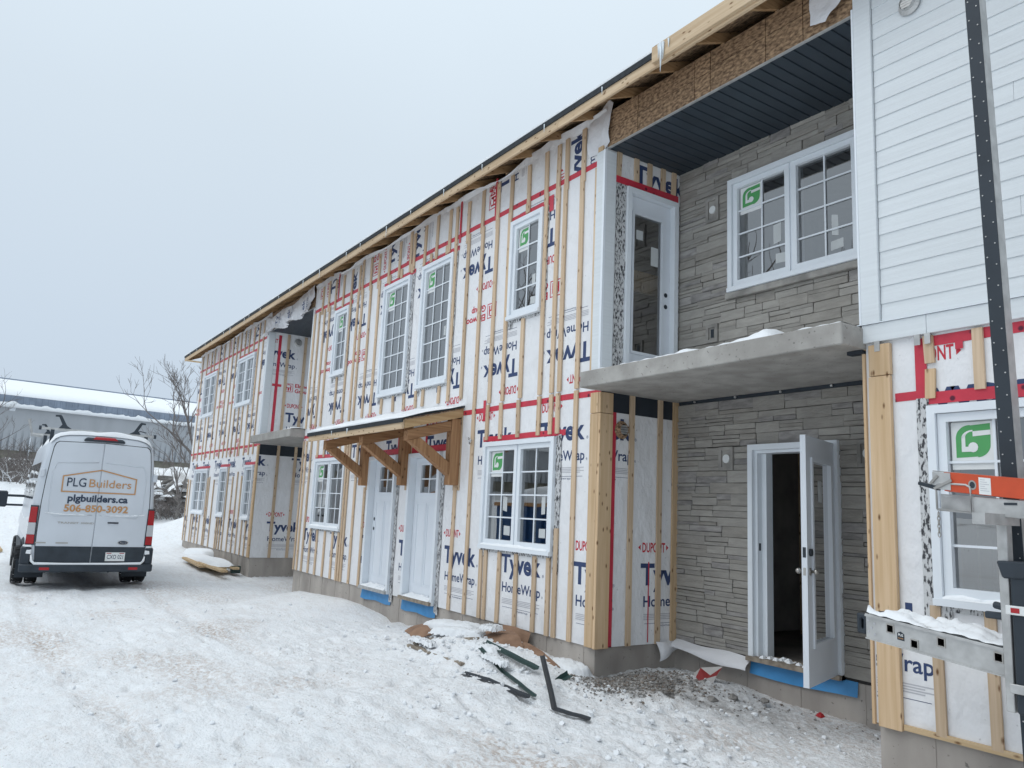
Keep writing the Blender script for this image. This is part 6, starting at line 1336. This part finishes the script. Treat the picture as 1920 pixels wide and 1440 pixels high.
for y, s in ((-4.3, 1.0), (-2.75, .75)):
    mb = MB(); mb.hexa([whpt(y-.22*s, .0, 6.42), whpt(y+.22*s, .0, 6.42), whpt(y+.15*s, .36*s, 6.50), whpt(y-.15*s, .36*s, 6.50), whpt(y-.22*s, 0, 6.75), whpt(y+.22*s, 0, 6.75), whpt(y+.2*s, .32*s, 6.74), whpt(y-.2*s, .32*s, 6.74)]); mb.build('wall_lamp', M['white'], wh, bevel=.04)
mb = MB(); mb.tube([whpt(-3.05, .10, 6.7), whpt(-3.05, .10, 3.4)], .05, 8); mb.build('downpipe', M['white'], wh)
# trees and brush
def grow(mb, p, d, ln, r, lev, maxlev, spread, rg, gravity=.0):
    n = 3; pts = [p]; rad = [r]; q = Vector(p); dd = Vector(d)
    for k in range(n):
        dd = (dd+Vector((rg.uniform(-1, 1), rg.uniform(-1, 1), rg.uniform(-.5, .8)+gravity))*.17).normalized(); q = q+dd*ln/n; pts.append(q.copy()); rad.append(r*(1-.42*(k+1)/n))
    mb.tube(pts, rad, 5 if lev < 2 else (4 if lev < 4 else 3), caps=False)
    if lev >= maxlev: return
    nb = rg.choice((2, 2, 3)) if lev < maxlev-1 else rg.choice((2, 3, 4))
    for b in range(nb):
        t = rg.uniform(.35, 1.0) if b else 1.0; i = min(n-1, int(t*n)); pp = pts[i].lerp(pts[i+1], t*n-i) if i < n else pts[-1]
        ax = Vector((rg.uniform(-1, 1), rg.uniform(-1, 1), rg.uniform(-.3, 1.0))).normalized(); nd = (dd*(1-spread)+ax*spread).normalized()
        grow(mb, pp, nd, ln*rg.uniform(.58, .82), max(r*.60*rg.uniform(.8, 1.1), .0075), lev+1, maxlev, spread, rg, gravity)
def bare_tree(loc, label, limbs, seed, h=3.2, r=.16, maxlev=5, group='bare trees'):
    rg = random.Random(seed); t = thing('bare_tree', label, 'tree', loc, group)
    mb = MB(); L0 = Vector(loc); b = L0+Vector((0, 0, -.5)); pts = [b, L0+Vector((.03, .04, h*.35)), L0+Vector((-.02, .12, h*.7)), L0+Vector((0, .1, h))]
    mb.tube(pts, [r*1.25, r, r*.9, r*.8], 9); mb.build('trunk', M['bark'], t, smooth=True)
    mb = MB()
    for (o, d, ln, rr) in limbs: grow(mb, L0+Vector(o), Vector(d).normalized(), ln, rr, 0, maxlev, .42, rg)
    mb.build('crown', M['twig'], t, smooth=True); return t
bare_tree((-34.0, 1.80, 1.0), 'bare tree with long limbs reaching left over the snow roof, beside the building end', [((0, .05, 2.2), (.1, -.75, .62), 1.45, .060), ((0, .12, 2.5), (.2, .1, 1), 1.5, .06), ((0, .05, 2.4), (-.2, -.35, 1), 1.5, .055), ((0, .05, 2.5), (.1, -.5, .8), 1.3, .05), ((0, .05, 1.6), (.2, -.6, .5), .9, .035), ((0, .1, 2.0), (0, .8, .7), 1.3, .05)], 12, h=2.5, r=.09, maxlev=5)
bare_tree((-33.2, 1.25, 1.0), 'smaller bare sapling with fine reddish twigs in front of the grey warehouse wall', [((0, .0, .4), (.1, -.35, 1), 1.15, .035), ((0, .05, .5), (0, -.1, 1), 1.3, .035), ((0, .05, .3), (0, -.7, .8), .9, .03), ((0, .05, .5), (0, .3, 1), 1.2, .03)], 5, h=.5, r=.05, maxlev=4)
bare_tree((-52.0, -5.6, 2.6), 'thin bare tree at the left edge before the warehouse wall', [((0, .1, 1.2), (0, .3, 1), 1.5, .05), ((0, .1, 1.1), (0, -.4, 1), 1.6, .05), ((0, .1, .8), (.1, .7, .8), 1.2, .04)], 9, h=1.3, r=.07, maxlev=4)
def shrub_mesh(seed, n, h, w):   # many fine stems, a few carrying snow
    rg = random.Random(seed); mb = MB()
    for k in range(n):
        a = rg.uniform(0, 6.28); rr = w*math.sqrt(rg.random()); p = Vector((rr*math.cos(a), rr*math.sin(a), -.1)); d = Vector((math.cos(a)*.55+rg.uniform(-.4, .4), math.sin(a)*.55+rg.uniform(-.4, .4), 1)).normalized()
        i0 = len(mb.f); grow(mb, p, d, h*rg.uniform(.28, .55), .017, 2, 4, .6, rg, -.35)
        if rg.random() < .14:
            for q in range(i0, len(mb.f)): mb.mi[q] = 1
    return mb
mesh_s = [shrub_mesh(s, 75, 1.5, 1.5).build('stems', [M['twig'], M['snow']], None) for s in (3, 4, 5)]
spots = [(-47, -6.2, 1.25, 'tall tangle of snow flecked brush at the left edge of the bank'), (-47.5, -4.6, 1.15, 'dense brown brush on the bank just left of the van'), (-49, -3.2, 1.3, 'brush clump rising behind the roof rack of the van'), (-50.5, -5.3, 1.5, 'brown brush highest on the bank under the downpipe'), (-45.5, -5.2, 1.0, 'low snowy brush at the foot of the bank'), (-44, -3.9, .8, 'small snowy shrub above the door mirror of the van'), (-51, -1.6, 1.4, 'brush hidden mostly behind the van roof'), (-43, -6.6, .9, 'low twiggy shrub at the far left'), (-46.2, -7.4, 1.2, 'brush clump cut by the left picture edge'), (-37.2, 1.15, .75, 'tangled dark brush heap right of the van below the rubble'), (-36.0, 2.0, .75, 'dark twigs around the foot of the bare tree'), (-39, .4, .8, 'twiggy brush right behind the van shoulder'), (-36.6, .5, .9, 'dark scrub under the snowy rubble beside the van'), (-36.2, 1.5, 1.0, 'thick dark scrub between the rubble heap and the bare tree')]
for i, (x, y, s, lab) in enumerate(spots):
    t = thing('shrub', lab, 'shrub', (x, y, gz(x, y)), 'brush on the bank'); src = mesh_s[i % 3]
    o = bpy.data.objects.new('stems', src.data); COL.objects.link(o); o.parent = t; t.scale = (s, s, s*.9); t.rotation_euler = (0, 0, i*1.3)
for o in mesh_s: bpy.data.objects.remove(o)
# heap of broken concrete and branches under snow, right of the van
def slabm(seed):
    rg = random.Random(seed); mb = MB(); n = rg.choice((5, 6)); pts = [(math.cos(6.28*k/n)*rg.uniform(.5, .8), math.sin(6.28*k/n)*rg.uniform(.35, .6), 0) for k in range(n)]; mb.extrude(pts, (0.03, .02, rg.uniform(.14, .3))); return mb
hp = thing('rubble_heap', 'heap of broken concrete under snow on the slope right of the van', 'rubble heap', (-37, 1.3, 1.6))
rg = random.Random(4)
for k in range(44):
    mb = slabm(k); x, y = -37.0+rg.uniform(-1.2, 1.2), 1.25+rg.uniform(-1.3, 1.3); z = gz(x, y)+rg.uniform(0, 1.0)+.45
    Mx = Matrix.Translation((x, y, z)) @ Matrix.Rotation(rg.uniform(-1.1, 1.1), 4, 'X') @ Matrix.Rotation(rg.uniform(-1.1, 1.1), 4, 'Y') @ Matrix.Rotation(rg.uniform(0, 6), 4, 'Z') @ Matrix.Scale(rg.uniform(.25, .65), 4)
    mb.v = [tuple(Mx @ Vector(v)) for v in mb.v]; top = MB(); mb.build('concrete_chunk', M['rub1'], hp)
    pile = pile_snow(x, y, .30*rg.uniform(.5, 1.2), .2, .11, rg.uniform(0, 3), z+.1)
    if k % 2: pile.build('snow_cap', M['snow'], hp, smooth=True)
# wood scrap on the snow at far left
board((-27.5, -4.75, gz(-27.5, -4.75)+.05), (-24.5, -4.62, gz(-24.5, -4.62)+.05), .12, .06, 'weathered board lying on the snow left of the van', group='lumber offcuts in the snow')
# across the yard, seen only in the window panes
M['dblue'] = mat('blue_painted_steel', (0.03, 0.10, 0.26), .5, var=.15, vscale=2)
dp = thing('dumpster', 'blue steel waste container with snow heaped on top across the yard', 'waste container', (-17.5, -9.0, 0))
mb = MB(); mb.extrude([(-20.5, -8.0, .15), (-14.2, -8.0, .15), (-13.6, -8.0, 1.75), (-20.5, -8.0, 1.75)], (0, -2.3, 0)); mb.build('tub', M['dblue'], dp, bevel=.02)
for k in range(9): mb = MB(); mb.box(-20.3+k*.72, -20.2+k*.72, -8.0, -7.93, .2, 1.7); mb.build('rib', M['dblue'], dp)
mb = MB(); mb.box(-20.55, -13.55, -8.06, -7.95, 1.72, 1.82); mb.build('rim', M['vorange'], dp)
pile_snow(-17.1, -9.15, 3.4, 1.1, .6, 0, 1.76).build('snow_heap', M['snow'], dp, smooth=True)
base = None
for i, (x, y, s) in enumerate(((-38, -17, 1.7), (-27, -24, 2.2), (-19, -26, 2.0), (-44, -25, 2.3), (-33, -30, 2.4), (-12, -30, 2.1), (-50, -33, 2.5))):
    if base is None:
        base = bare_tree((0, 0, 0), 'bare hardwood standing across the yard, mirrored in the window panes', [((0, .1, 2.2), (.4, .2, 1), 1.9, .10), ((0, .1, 2.4), (-.4, .1, 1), 1.9, .10), ((0, .1, 2.1), (0, -.5, 1), 1.8, .09), ((0, .1, 2.4), (0, .4, 1), 2.0, .09)], 21, h=2.5, r=.17, maxlev=4, group='trees across the yard'); t = base
        for c in t.children: c.matrix_parent_inverse = Matrix()
    else: t = copy_tree(base)
    t.location = (x, y, gz(x, y)); t.scale = (s, s, s); t.rotation_euler = (0, 0, i*2.1)
